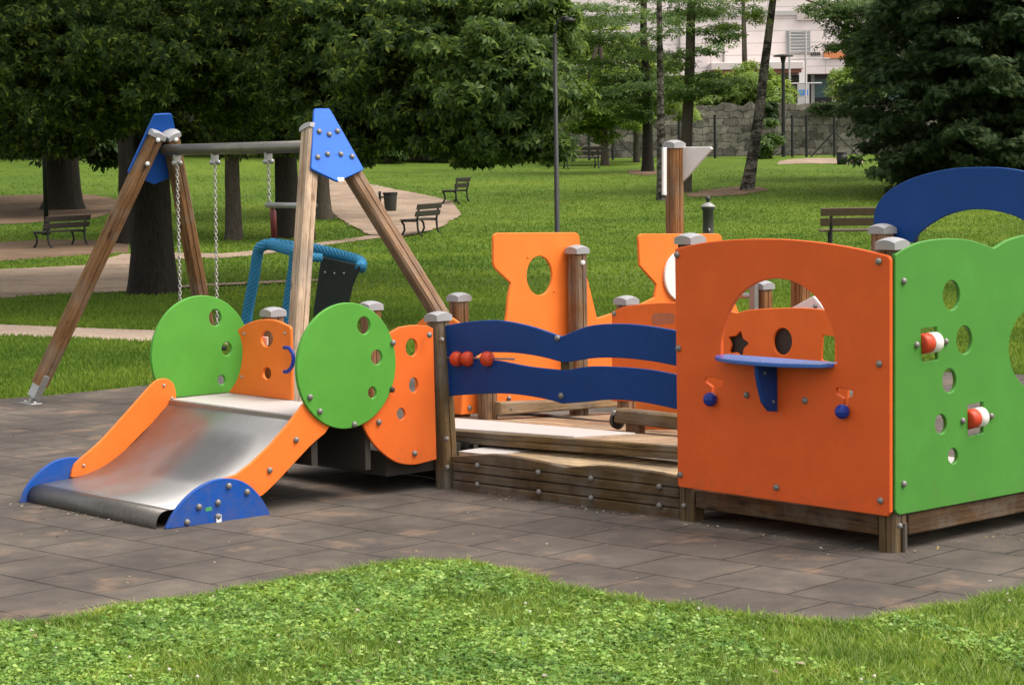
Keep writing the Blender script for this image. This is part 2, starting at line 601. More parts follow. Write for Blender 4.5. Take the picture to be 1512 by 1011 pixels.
# ------------------------------------------------------------------ timber posts
def post_section(h=.05, ch=.014, gw=.005, gd=.007):
    s = []
    for k in range(4):
        a = math.pi / 2 * k
        R = np.array([[math.cos(a), -math.sin(a)], [math.sin(a), math.cos(a)]])
        for q in ((h, -h + ch), (h, -gw), (h - gd, -gw * .4), (h - gd, gw * .4), (h, gw), (h, h - ch)):
            s.append(R @ np.array(q))
    return s


def beam_post(name, p0, p1, ax, parent, mat, h=.05):
    """grooved square timber from p0 to p1; ax is roughly the section's first axis"""
    p0 = np.asarray(p0, float); p1 = np.asarray(p1, float)
    t = p1 - p0; t /= np.linalg.norm(t)
    a = np.asarray(ax, float); a = a - t * (a @ t); a /= np.linalg.norm(a); b = np.cross(t, a)
    sec = post_section(h)
    n = len(sec)
    vs = []; fs = []
    for p in (p0, p1):
        vs += [p + a * q[0] + b * q[1] for q in sec]
    for k in range(n):
        fs.append((k, (k + 1) % n, n + (k + 1) % n, n + k))
    fs.append(tuple(range(n - 1, -1, -1))); fs.append(tuple(range(n, 2 * n)))
    mb = MB(); mb.add(vs, fs)
    return mb.build(name, mat, parent)


def cap_on(p, t, a, parent, h=.059):
    """bowed square cap on a post top at p, axis t, side axis a"""
    t = np.asarray(t, float); t /= np.linalg.norm(t)
    a = np.asarray(a, float); a = a - t * (a @ t); a /= np.linalg.norm(a); b = np.cross(t, a)
    vs = []; fs = []; N = 8
    for i in range(N + 1):
        for j in range(N + 1):
            x = -1 + 2 * i / N; y = -1 + 2 * j / N
            z = .004 + .013 * (1 - x * x) + .013 * (1 - y * y)
            k = 1 - .05 * (x * x * y * y)
            vs.append(p + h * x * k * a + h * y * k * b + z * t)
    g = lambda i, j: i * (N + 1) + j
    for i in range(N):
        for j in range(N):
            fs.append((g(i, j), g(i + 1, j), g(i + 1, j + 1), g(i, j + 1)))
    ring = [g(i, 0) for i in range(N)] + [g(N, j) for j in range(N)] + [g(i, N) for i in range(N, 0, -1)] + [g(0, j) for j in range(N, 0, -1)]
    base = len(vs)
    for r in ring:
        q = vs[r] - p
        vs.append(p + (q @ a) * a * 1.0 + (q @ b) * b * 1.0 - .026 * t)
    m = len(ring)
    for k in range(m):
        fs.append((ring[k], base + k, base + (k + 1) % m, ring[(k + 1) % m]))
    fs.append(tuple(base + k for k in range(m)))
    mb = MB(); mb.add(vs, fs)
    return mb.build('post_cap', CAP, parent)


WZ = mat_wood(ZV, '#4c3826', '#94704c')
WU = mat_wood(UV3, '#4f3f2c', '#8d7452')
WV = mat_wood(VV3, '#4f3f2c', '#8d7452')
WUL = mat_wood(UV3, '#8a7058', '#c3a686', 'pale')
WVL = mat_wood(VV3, '#8a7058', '#c3a686', 'pale')
WZD = mat_wood(ZV, '#3c3021', '#77603f', 'dark')
WUD = mat_wood(UV3, '#332817', '#62492f', 'deep_brown')  # darker brown timber for the skirting beams
WVD = mat_wood(VV3, '#332817', '#62492f', 'deep_brown')
WZR = mat_wood(ZV, '#5a3a20', '#a8764a', 'red')

# ================================================================== PLAY STRUCTURE
PS = empty('play_structure', W(0, 0, 0))
tag(PS, 'timber play structure with orange and green boards, slide, bridge and play house', 'play structure')


def post(u, v, zt, z0=-.02, du=0, dv=0, mat=None, cap=True, h=.05):
    """upright post with bowed cap; zt is the cap apex height, du/dv a lean at the top"""
    p0 = W(u, v, z0); p1 = W(u + du, v + dv, zt - .03)
    o = beam_post('post', p0, p1, UV3, PS, mat or WZ, h)
    if cap:
        cap_on(p1, p1 - p0, UV3, o, h * 1.18)
    return o


pC = post(-.022, .064, 1.44, mat=WZD)
pP2 = post(1.235, .066, 1.441, mat=WZD)
pP3 = post(2.985, -.055, .985, du=.06, dv=.0, mat=WZD)
pA = post(4.14, -.39, .984, mat=WZR)
pB = post(4.10, .30, .984, mat=WZR)
pD = post(4.10, 1.0, 1.0, mat=WZ)
pG = post(3.19, 1.565, .984, mat=WZR)
pE = post(3.80, 1.737, 1.274, mat=WZ)
pM = post(3.96, 2.80, 1.936, mat=WZR)
pH = post(1.30, 1.66, 1.44, mat=WZR)
pK = post(0.0, 1.66, 1.44, mat=WZR)
pFs = beam_post('post', W(3.80, .96, 0), W(3.80, .96, .52), UV3, PS, WZ)
for o, pl_, pts in ((pP3, planeV(2.935), [(633.5, 494.5)]), (pP3, planeU(-.105), [(653, 502), (660, 648), (661, 690)]), (pE, planeV(3.75), [(860, 388)])):
    bolts(pl_, pts, .0165, o, STICKER if o is pE else None)
# small steel strap on the post feet
for o, pl_, xy in ((pC, planeU(.012), [(1329, 776)]), (pP2, planeU(.014), [(1010, 746)])):
    bolts(pl_, xy, .014, o)

# ---- front house panel
plF = planeU(-.024)
win = cat([(1064, 524), (1066, 492), (1080, 452), (1105, 424), (1141, 411.5), (1176, 418), (1205, 440), (1224, 473), (1233, 508), (1235, 537)], 5)
slotL = rnd([(1041, 557), (1053, 557), (1067, 561), (1066, 568), (1057, 571), (1057, 590), (1050, 590), (1050, 570), (1041, 564)], 2, 2)
slotR = rnd([(1234, 572), (1259, 577), (1258, 585), (1251, 588), (1251, 607), (1245, 607), (1245, 588), (1234, 581)], 2, 2)
top = cat([(997, 367), (1040, 358), (1090, 353.5), (1150, 353), (1210, 358), (1265, 367), (1308, 377)], 5)
fp = board('house_panel', plF, top + rnd([(1313, 382), (1316, 760)], 3)[0:0] + [(1312, 379), (1314, 384), (1314, 756), (1309, 762), (1003, 718.6), (1000.5, 715), (996, 371)], [win, slotL, slotR], .022, ORANGE_SHADE, PS)
fp['label'] = 'shade-darkened orange front panel with arched serving window'
bolts(plF, [(1000, 376), (1002.4, 514), (1004.7, 700.3), (1298, 386), (1298.8, 537), (1300.5, 738.6), (1146.8, 719), (1103, 583), (1189, 591)], .0165, fp)
# counter: elliptical shelf through the window sill
zc = plF.px(1100, 526)[1]
uc = .5 * (plF.px(1064, 524)[0] + plF.px(1232, 536)[0])
ru = abs(plF.px(1064, 524)[0] - plF.px(1232, 536)[0]) / 2
hz = Plane(W(uc, -.03, zc), UV3, VV3)
cnt = [(ru * math.cos(a) * 1.0, -.17 * math.sin(a)) for a in np.linspace(0, math.pi, 30)]
cnt += [(-ru * .97, .05), (ru * .97, .05)]
if hz.b @ VV3 < 0: cnt = [(x, -y) for x, y in cnt]
ct = board2('counter', hz, cnt, [], .02, mat_plastic('glossy_blue_board', (.02, .10, .42, 1), .22, .9), PS)
plB = planeV(uc + .0)
x0, zb = plB.px(1150, 546)
brk = board2('counter_bracket', planeV(uc - .012), [(-.027, zc - .022), (-.17, zc - .022), (-.165, zc - .07), (-.15, zc - .13), (-.125, zc - .20), (-.08, zc - .245), (-.027, zc - .25)], [], .024, NAVY, PS)
for q in ((-.12, zc - .06), (-.06, zc - .2)):
    bolt_at(W(uc - .013, q[0], q[1]), -UV3, .008, brk)


def ball(mb, c, r, n=14, m=9, sq=(1, 1, 1)):
    vs = []; fs = []
    for i in range(m + 1):
        th = math.pi * i / m
        for j in range(n):
            a = 2 * math.pi * j / n
            vs.append(np.asarray(c) + r * np.array([math.sin(th) * math.cos(a) * sq[0], math.sin(th) * math.sin(a) * sq[1], math.cos(th) * sq[2]]))
    for i in range(m):
        for j in range(n):
            fs.append((i * n + j, i * n + (j + 1) % n, (i + 1) * n + (j + 1) % n, (i + 1) * n + j))
    mb.add(vs, fs)


for cx, cy in ((1053, 589), (1248, 607)):
    mb = MB(); c = plF.to3(plF.px(cx, cy), -.022)
    # chunky moulded knob with flattened facets
    ball(mb, c, .036, 9, 6, (1, 1, .98))
    mb.tube([c, c + plF.n * -.055], .012, 10)
    mb.build('sliding_knob', BLUEP, PS)
# skirting beams under the panels
MB().uvbox(.03, 1.18, .03, .085, .075, .172).build('skirting_beam', WUD, PS, bevel=.006)
MB().uvbox(-.07, -.022, .12, 1.61, .075, .178).build('skirting_beam', WVD, PS, bevel=.006)
MB().uvbox(.04, 1.18, .2, .24, .16, .20).build('skirting_beam', WUD, PS, bevel=.004)
MB().tube([W(-.082, .075, .0), W(-.082, .075, .14)], .012, 8).build('post_strap', mat_simple('rusty_strap', (.10, .085, .07, 1), .7, .2), PS)

# floor of the play house
MB().uvbox(.03, 1.28, .10, 1.62, .185, .205).build('house_floor', PLATE, PS, bevel=.003)
MB().uvbox(.03, 1.28, 1.56, 1.61, .06, .18).uvbox(1.2, 1.25, .12, 1.54, .06, .18).build('joist', SLAB_DARK, PS)

# ---- green side panel
plG = planeV(-.086)
wave = cat([(1322, 376), (1338, 366), (1365, 356), (1405, 352), (1438, 356), (1468, 366.5)], 5) + cat([(1468, 366.5), (1490, 354), (1520, 346), (1560, 343), (1600, 347), (1626, 360)], 5)[1:]
bot = [(1626, 705), (1329, 760)]
gp_holes = [ell(1405, 436, 12.5, 22), ell(1424, 502, 11.5, 21), ell(1402, 562, 10, 18), ell(1389.5, 626, 8.5, 14.5), ell(1407.5, 673, 7, 11.5), ell(1534, 515, 44, 62, 40),
            rnd([(1360, 486), (1384, 482), (1385, 531), (1362, 535)], 2, 2), rnd([(1429, 598), (1452, 593), (1452, 639), (1430, 645)], 2, 2)]
gp = board('side_panel', plG, wave + bot + [(1324, 757), (1322, 752)], gp_holes, .022, GREEN2, PS)
gp['label'] = 'leaf green side panel with scalloped top, round holes and two rollers'
bolts(plG, [(1334, 415), (1334, 714), (1353, 509), (1396, 504), (1421, 621), (1463, 614)], .0155, gp)
for (xa, ya), (xb, yb), cy in (((1361, 508), (1386, 505), 0), ((1430, 620), (1453, 615), 0)):
    a = plG.to3(plG.px(xa, ya), .012); b = plG.to3(plG.px(xb, yb), .012)
    d = (b - a); L = np.linalg.norm(d); d /= L
    r = .047
    rl = MB().tube([a, a + d * L * .05, a + d * L * .48, a + d * L * .5], [r * .8, r, r, r * .98], 18).build('roller', RED, PS, True)
    MB().tube([a + d * L * .5, a + d * L * .95], [r * 1.02, r * 1.02], 18).build('roller_band', WHITEP, rl, True)
    MB().tube([a + d * L * .95, b], [r * 1.0, r * .85], 18).build('roller_band', ORANGE_MID, rl, True)
    MB().tube([a - d * .05, b + d * .05], .006, 8).build('axle', STEEL_D, rl)

# ---- back arch of the house
plA = planeU(1.72)
arch = cat([(1303, 362), (1292, 342), (1290, 318), (1298, 297), (1316, 279), (1350, 262), (1398, 250), (1440, 247), (1482, 248), (1524, 256), (1562, 272), (1584, 296), (1592, 326), (1588, 352), (1582, 368)], 5)
arch += cat([(1548, 366), (1535, 345), (1500, 320), (1447, 309), (1400, 317), (1362, 339), (1346, 358)], 5)
ap = board('arch_panel', plA, arch, [], .022, NAVY2, PS)
ap['label'] = 'deep blue arched roof board at the back of the play house'

# ---- far railing with star, disc and rectangle cut-outs
plS = planeU(1.50)
st = []
for k in range(10):
    a = -math.pi / 2 + k * math.pi / 5 + .25
    rr = 1.0 if k % 2 == 0 else .58
    st.append((1089 + 17 * rr * math.cos(a), 508 + 21 * rr * math.sin(a)))
stop = cat([(903, 460), (925, 452), (965, 447.5), (1005, 447), (1050, 453), (1088, 462)], 5) + cat([(1088, 462), (1110, 457), (1164, 454.5), (1205, 456), (1250, 463)], 5)[1:]
sp = board('railing_panel', plS, stop + [(1252, 600), (903, 592)], [rnd(st, 3, 2), ell(1155, 504, 14, 20), rnd([(1214, 494), (1232, 497), (1232, 536), (1212, 532)], 3, 2)], .02, ORANGE_MID, PS)
sp['label'] = 'deep orange wavy railing panel with star, disc and rectangle cut-outs'
bolts(plS, [(907, 463)], .0165, sp)
# dark boards added behind its cut-outs
for pts in (ell(1088, 508, 22, 26), ell(1157, 504, 19, 26)):
    board('cut_out_backing', plS.off(.035), pts, [], .012, SLAB_DARK, PS)
board('railing_print', plS.off(-.001), rnd([(962, 462), (996, 462), (996, 478), (962, 480)], 6), [], .0012, mat_simple('faded_print', (.42, .13, .06, 1), .6), PS, .0003)

# ---- ship silhouette board
plH = planeV(3.87)
ship = [(682, 612)] + cat([(684, 566), (700, 532), (735, 506), (747, 474), (751, 440), (755, 418)], 4) + rnd([(755, 417), (729, 394), (729, 344), (855, 343), (859, 372)], 8, 4)[5:20]
ship += [(858, 372), (864, 396), (870, 420), (882, 470)] + cat([(883, 469.5), (910, 461), (940, 452), (967, 439)], 3)
ship += [(970, 420), (945, 392)] + rnd([(944, 393), (943, 345), (1066, 345), (1068, 385)], 8, 4)[5:15] + [(1068, 385), (1076, 422), (1092, 463), (1094, 560), (1090, 587)]
sh = board('ship_panel', plH, ship, [ell(797, 407, 19, 29, 36)], .022, ORANGE, PS)
sh['label'] = 'bright orange ship shaped board with porthole'
bolts(plH, [(779.5, 380), (818, 430)], .008, sh, ORANGE)
bolts(plH, [(751, 588)], .0165, sh)
board('life_ring', plH.off(-.021), ell(1010, 408, 28, 38, 36), [], .02, WHITE, PS)
# flag on the mast, two white boards
plM = planeV(3.90)
plMf = planeU(2.83)
board('flag', plMf, [(1003, 217), (1048, 217), (1051, 220), (1014, 262), (1003, 272)], [], .018, WHITE, PS)
board('flag', planeV(3.91).off(0), [(979.5, 218), (985, 218), (985, 289), (979.5, 288)], [], .018, WHITE, PS)
# things seen through the serving window behind the far railing
for (x, yb) in ((1126, 414), (1182, 400)):
    p = on_plane(x, yb, W(0, 2.7, 0), VV3)
    d = (p[:2] - C0)
    post(d @ U2, d @ V2, p[2], mat=WZR)
q = on_plane(1113, 437, W(0, 2.6, 0), VV3)
MB().tube([q - UV3 * -.14, q - UV3 * .02], .018, 10).build('hand_rail', STEEL, PS, True)
MB().box(q, UV3, VV3, ZV, .025, .02, .10).build('rail_bracket', STEEL_D, PS, bevel=.004)
wb = board('sail', planeU(2.2), [(1160, 459), (1201, 437), (1222, 462)], [], .018, WHITE, PS)
bolts(planeU(2.2), [(1204, 452)], .014, wb)

# ---- bridge: log wall, fascia, wavy rails (the bridge line runs a few degrees off the house front)
bd = np.array(UV3 * 1.0 + VV3 * -.087); bd /= np.linalg.norm(bd)
plR = Plane(W(3.0, -.05, 0), bd, ZV)
plL = Plane(W(3.0, -.10, 0), bd, ZV)
bn = plR.n                                                   # towards the viewer
WB = mat_wood(bd, '#382c1c', '#6c5639', 'bridge')


def scallop(yl):
    return yl
r1 = cat([(655, 481), (690, 475), (735, 473), (780, 481), (828, 497)], 5) + cat([(828, 497), (870, 481), (915, 478), (955, 481), (1003, 489)], 5)[1:]
r1b = cat([(1003, 541), (960, 533), (915, 528.5), (875, 529), (833, 535.5)], 5) + cat([(833, 535.5), (795, 526), (760, 521), (725, 520)], 5)[1:]
slot = [(722, 521), (717, 527)] + [(690, 528), (680, 522), (655, 521)]
rail1 = board('wave_rail', plR, r1 + r1b + [(708, 521.5), (700, 526.5), (655, 526.5)], [], .022, NAVY, PS)
r2 = [(655, 527.3), (700, 527.3)] + cat([(704, 531), (735, 532.5), (780, 541), (833, 547)], 5) + cat([(833, 547), (870, 541), (915, 542), (960, 546), (1003, 554)], 5)[1:]
r2b = cat([(1003, 605), (950, 594), (905, 590), (868, 593), (831, 596)], 5) + cat([(831, 596), (800, 588), (760, 582), (720, 581), (655, 585)], 5)[1:]
rail2 = board('wave_rail', plR, r2 + r2b, [], .022, NAVY, PS)
rail1['label'] = 'upper navy wave shaped rail'; rail2['label'] = 'lower navy wave shaped rail with red beads'
bolts(plR, [(823.5, 499)], .0165, rail1); bolts(plR, [(829, 584)], .0165, rail2)
for cx in (677, 693, 722):
    mb = MB(); c = plR.to3(plR.px(cx, 529.5), -.012)
    # bead: fat ring on the wire
    ringv = []; n = 16; m = 8
    fs = []
    ax = bd
    e1 = ZV; e2 = bn
    mb.tube([c - ax * .030, c - ax * .024, c - ax * .01, c + ax * .01, c + ax * .024, c + ax * .030], [.022, .036, .042, .042, .036, .022], 14)
    mb.build('bead', RED, PS, True)
MB().tube([plR.to3(plR.px(660, 528)), plR.to3(plR.px(760, 530))], .006, 8).build('bead_wire', STEEL_D, PS)
MB().box(plR.to3(plR.px(829, 540), .045), bd, bn, ZV, .03, .02, .12).build('rail_bracket', WZD, PS, bevel=.004)

# log wall: four stacked boards with a scalloped top
wt = cat([(664, 674), (700, 671.5), (735, 671), (785, 679), (834, 690)], 5) + cat([(834, 690), (880, 687.5), (915, 690), (960, 696), (1003, 705)], 5)[1:]
wl = [plL.px(*p) for p in wt]
xl, xr = plL.px(668, 700)[0], plL.px(1003, 720)[0]
zs = [-.01, .055, .108, .161]
for i in range(3):
    bz0, bz1 = zs[i] + .002, zs[i + 1] - .002
    lb = board2('log_board', plL.off(.004 * (i % 2)), [(xl, bz0), (xr, bz0), (xr, bz1), (xl, bz1)], [], .045, WB, PS, .006)
lb = board2('log_board', plL, [(x, z) for x, z in wl] + [(wl[-1][0], zs[3] + .002), (wl[0][0], zs[3] + .002)], [], .045, WB, PS, .004)
lb['label'] = 'scalloped top board of the low log wall'
bolts(plL, [(705, 687), (795, 697), (873, 706), (974, 718), (705, 715), (796, 726), (873, 735), (974, 746)], .0165, lb)
# bolts go on the wall face, then the pale tread behind it and the deck fascia
tz = plL.px(690, 671.5)[1]
mb = MB()
nb = 9
for k in range(nb):
    o0 = .05 + k * .05
    a = plL.to3((xl, tz - .012), o0 + .023); b = plL.to3((xr, tz - .012), o0 + .023)
    mb.box((a + b) / 2, bd, bn, ZV, np.linalg.norm(b - a) / 2, .022, .012)
mb.build('tread', mat_wood(bd, '#a58a66', '#d8bd95', 'tread'), PS, bevel=.003)
a = plL.to3((xl, tz), .05); a2 = plL.to3((xl - .28, tz), .05)
MB().box((a + a2) / 2 - bn * .16 + ZV * .004, bd, bn, ZV, .14, .16, .003).build('tread_plate', PLATE, PS)


def deckz(u, v): return .300 - .055 * (v - .08) + (3.0 - u) * .024


dn = np.array([-.024 * -1, -.055 * -1, 1.0])                # z = .300 + .055*.08 - .055 v + .072 - .024 u
DPN = UV3 * .024 + VV3 * .055 + ZV; DPN = DPN / np.linalg.norm(DPN)
DPP = W(3.0, .08, .300)


def deck_px(x, y, lift=0):
    return on_plane(x, y, DPP + ZV * lift, DPN)


fa = deck_px(660, 634.6); fb = deck_px(1003, 658.6)
fd = fa - fb; fd = fd / np.linalg.norm(fd)
fn = np.cross(ZV, fd); fn = fn if fn @ (CAMP - fa) > 0 else -fn; fn /= np.linalg.norm(fn)
for k, (z0, z1) in enumerate(((.0, .034), (.036, .072))):
    MB().box((fa + fb) / 2 - ZV * ((z0 + z1) / 2) - fn * (.02 + .003 * k), fd, fn, np.cross(fd, fn), np.linalg.norm(fa - fb) / 2, .02, (z1 - z0) / 2).build('deck_fascia', mat_wood(fd, '#4a3d28', '#897250', 'fascia'), PS, bevel=.004)


def sheared_box(mb, u0, u1, v0, v1, t, lift=0):
    vs = []
    for dz in (lift - t, lift):
        for (u, v) in ((u0, v0), (u1, v0), (u1, v1), (u0, v1)):
            vs.append(W(u, v, deckz(u, v) + dz))
    mb.add(vs, [(3, 2, 1, 0), (4, 5, 6, 7), (0, 1, 5, 4), (1, 2, 6, 5), (2, 3, 7, 6), (3, 0, 4, 7)])


def f_v(u):                                                  # v of the fascia's back at u
    d = (fb[:2] - C0); u0, v0 = d @ U2, d @ V2
    d = (fa[:2] - C0); u1, v1 = d @ U2, d @ V2
    return v0 + (v1 - v0) * (u - u0) / (u1 - u0)


mb = MB()
u = 1.28
while u < 2.40:                                              # planks across the bridge, along V
    u1 = min(u + .115, 2.42)
    sheared_box(mb, u, u1 - .008, f_v(u) + .045, 1.48, .03, -.002)
    u += .115
mb.build('deck', WVL, PS, bevel=.003)
mb = MB()
v = .80
while v < 1.48:                                              # planks of the tower deck, along U
    sheared_box(mb, 2.43, 4.05, v, v + .107, .03, -.002)
    v += .115
while v < 2.15:
    sheared_box(mb, 3.27, 3.86, v, v + .107, .03, -.002)
    v += .115
mb.build('deck', WUL, PS, bevel=.003)


def slanted(mb, u0, u1, off, v1, t, lift):
    vs = []
    for dz in (lift - t, lift):
        for (u, v) in ((u0, f_v(u0) + off), (u1, f_v(u1) + off), (u1, v1), (u0, v1)):
            vs.append(W(u, v, deckz(u, v) + dz))
    mb.add(vs, [(3, 2, 1, 0), (4, 5, 6, 7), (0, 1, 5, 4), (1, 2, 6, 5), (2, 3, 7, 6), (3, 0, 4, 7)])


mb = MB(); slanted(mb, 2.36, 3.9, .10, .80, .012, .006); mb.build('deck_plate', PLATE, PS, bevel=.003)
mb = MB(); slanted(mb, 2.43, 4.05, .045, .80, .028, -.010); mb.build('deck', WUL, PS)
# joists below the decks
MB().uvbox(3.02, 4.04, .12, .17, .05, .24).uvbox(3.02, 4.04, 1.4, 1.45, .05, .22).uvbox(4.0, 4.05, .2, 1.4, .05, .21).uvbox(1.3, 3.0, 1.42, 1.47, .08, .24).build('joist', SLAB_DARK, PS)

# toe beam along the ship board and the low bench beam on the right
plT = planeV(3.70)
tb = board('toe_beam', plT, [(739, 594), (930, 587), (930, 599), (739, 613)], [], .09, mat_wood(VV3, '#6a5438', '#a98b64', 'toe'), PS, .008)
bolts(plT, [(755, 603)], .008, tb)
bv = .86
plBe = planeU(bv)
b0 = plBe.px(905, 603); b1 = plBe.px(905, 624)
be = MB().uvbox(1.32, b0[0], bv, bv + .09, b1[1], b0[1]).build('bench_beam', WU, PS, bevel=.01)
bolts(plBe, [(907, 609)], .0165, be)
bl = plBe.px(930, 625)
MB().uvbox(bl[0] - .05, bl[0] + .06, bv + .02, bv + .08, deckz(bl[0], bv) - .01, b1[1]).build('bench_leg', WZ, PS, bevel=.006)
MB().tube([W(b0[0] + .005, bv + .05, (b0[1] + b1[1]) / 2 - .03), W(b0[0] + .03, bv + .05, (b0[1] + b1[1]) / 2 - .03)], [.055, .05], 14).build('bench_cap', SLAB_DARK, PS)
board('skirt_panel', planeU(1.08), [(938, 590), (1005, 596), (1005, 634), (938, 634)], [], .018, ORANGE, PS)

# ---- slide tower: wings, discs
plW = planeU(-.63)
wing = cat([(350.5, 487), (362, 479), (378, 473), (392, 471.5), (408, 473.5), (427, 482)], 4) + [(428.5, 486), (429, 505), (430.5, 590), (429, 590.5), (339, 580), (338, 578)] + cat([(338, 578), (349, 561), (356, 538), (357.5, 515), (354, 497), (350.5, 489)], 4)[1:]
wp = board('wing_panel', plW, wing, [ell(393.5, 500, 9, 12), ell(393.5, 551, 6.5, 9)], .02, ORANGE, PS)
wp['label'] = 'orange wing shaped back board of the slide platform'
bolts(plW, [(361, 492.5), (421, 492), (357.5, 556)], .009, wp, STEEL)
# blue grip ring on the wing's edge
gp_ = [plW.to3(plW.px(x, y), -.03) for x, y in cat([(426, 512.5), (433, 513.5), (438.5, 521), (439.5, 531), (437, 541), (431, 547.5), (426, 548)], 4)]
MB().tube(gp_, .011, 10).build('grip', BLUEP, PS, True)
board('wing_inset', plW.off(.045), [(385, 497), (394.5, 497), (394.5, 510), (385, 510)], [], .01, WHITE, PS)

plDL = planeV(4.27)
cz = (-.805, .728); R = .338
discl = [(cz[0] + R * math.cos(a), cz[1] + R * math.sin(a)) for a in np.linspace(0, 2 * math.pi, 72, endpoint=False)]


def set_side(pl, loop):
    # plane coordinates measured along +V whatever the plane's axis sense
    return [((x if pl.a @ VV3 > 0 else -x), z) for x, z in loop]


cutz = .492
dl_ = [(x, max(z, cutz)) for x, z in discl]
hl = [[plDL.px(*p) for p in ell(*e)] for e in ((318, 469, 9, 12.5), (335, 515, 7.5, 10), (327.5, 561, 5.5, 7.5))]
dc = board2('disc_panel', plDL, set_side(plDL, dl_), hl, .022, GREEN, PS)
dc['label'] = 'far green disc board beside the slide platform'
plDR = planeV(2.945)
cr_ = plDR.px(513, 540)
Rr = .5 * abs(plDR.px(440, 540)[0] - plDR.px(586.5, 540)[0])
discr = [(cr_[0] + Rr * math.cos(a), cr_[1] + (Rr + .004) * math.sin(a)) for a in np.linspace(0, 2 * math.pi, 72, endpoint=False)]
hr = [[plDR.px(*p) for p in ell(*e)] for e in ((537.5, 480.5, 9.5, 13), (556.5, 527.5, 8, 11), (550, 579.5, 6, 8.5))]
dr = board2('disc_panel', plDR, discr, hr, .022, GREEN, PS)
dr['label'] = 'near green disc board with grey bolts along its rim'
bolts(plDR, [(457.5, 586), (472, 607), (523, 626.5), (580, 506)], .0165, dr)
bolts(plDR, [(578.5, 575)], .0165, dr, SLAB_DARK)
plWR = planeV(2.972)
wr = [(575, 492)] + cat([(590, 483), (610, 480), (632, 481)], 4) + [(640, 485), (645, 678), (634, 681)] + cat([(634, 681), (610, 686), (585, 682), (560, 664), (545, 645), (534, 622)], 4)[1:] + cat([(534, 622), (560, 600), (575, 560), (580, 520), (575, 495)], 3)[1:]
wrp = board('wing_panel', plWR, wr, [ell(608, 513, 8.5, 13), ell(611, 568.5, 6.5, 11), ell(592.5, 611, 6, 8.5)], .02, ORANGE_MID, PS)
wrp['label'] = 'deep orange wing board between near disc and bridge post'
bolts(plWR, [(559, 623), (612, 669)], .0165, wrp)
# back wing behind the bridge post
plWB = planeU(.86)
wbk = cat([(612, 482), (622, 472), (632, 468), (650, 466), (664, 468), (676, 476)], 4) + [(677, 500), (681, 612), (612, 606)]
board('wing_panel', plWB, wbk, [], .02, ORANGE, PS)
bolts(plWB, [(669, 603)], .0165, sh)
bolts(plH, [(693, 602)], .0165, sh)

# platform
MB().uvbox(2.975, 4.262, -1.03, -.628, .474, .490).build('platform', PLATE, PS, bevel=.003)
MB().uvbox(2.99, 4.255, -1.052, -1.033, .45, .487).build('platform_lip', STEEL_D, PS, bevel=.003)
MB().uvbox(3.0, 4.25, -.98, -.94, .22, .47).uvbox(3.0, 4.25, -.62, -.585, .16, .47).uvbox(3.6, 3.65, -.93, -.63, .30, .47).build('joist', SLAB_DARK, PS)
MB().uvbox(3.05, 4.1, -.44, .10, .10, .235).build('tower_base', SLAB_DARK, PS)

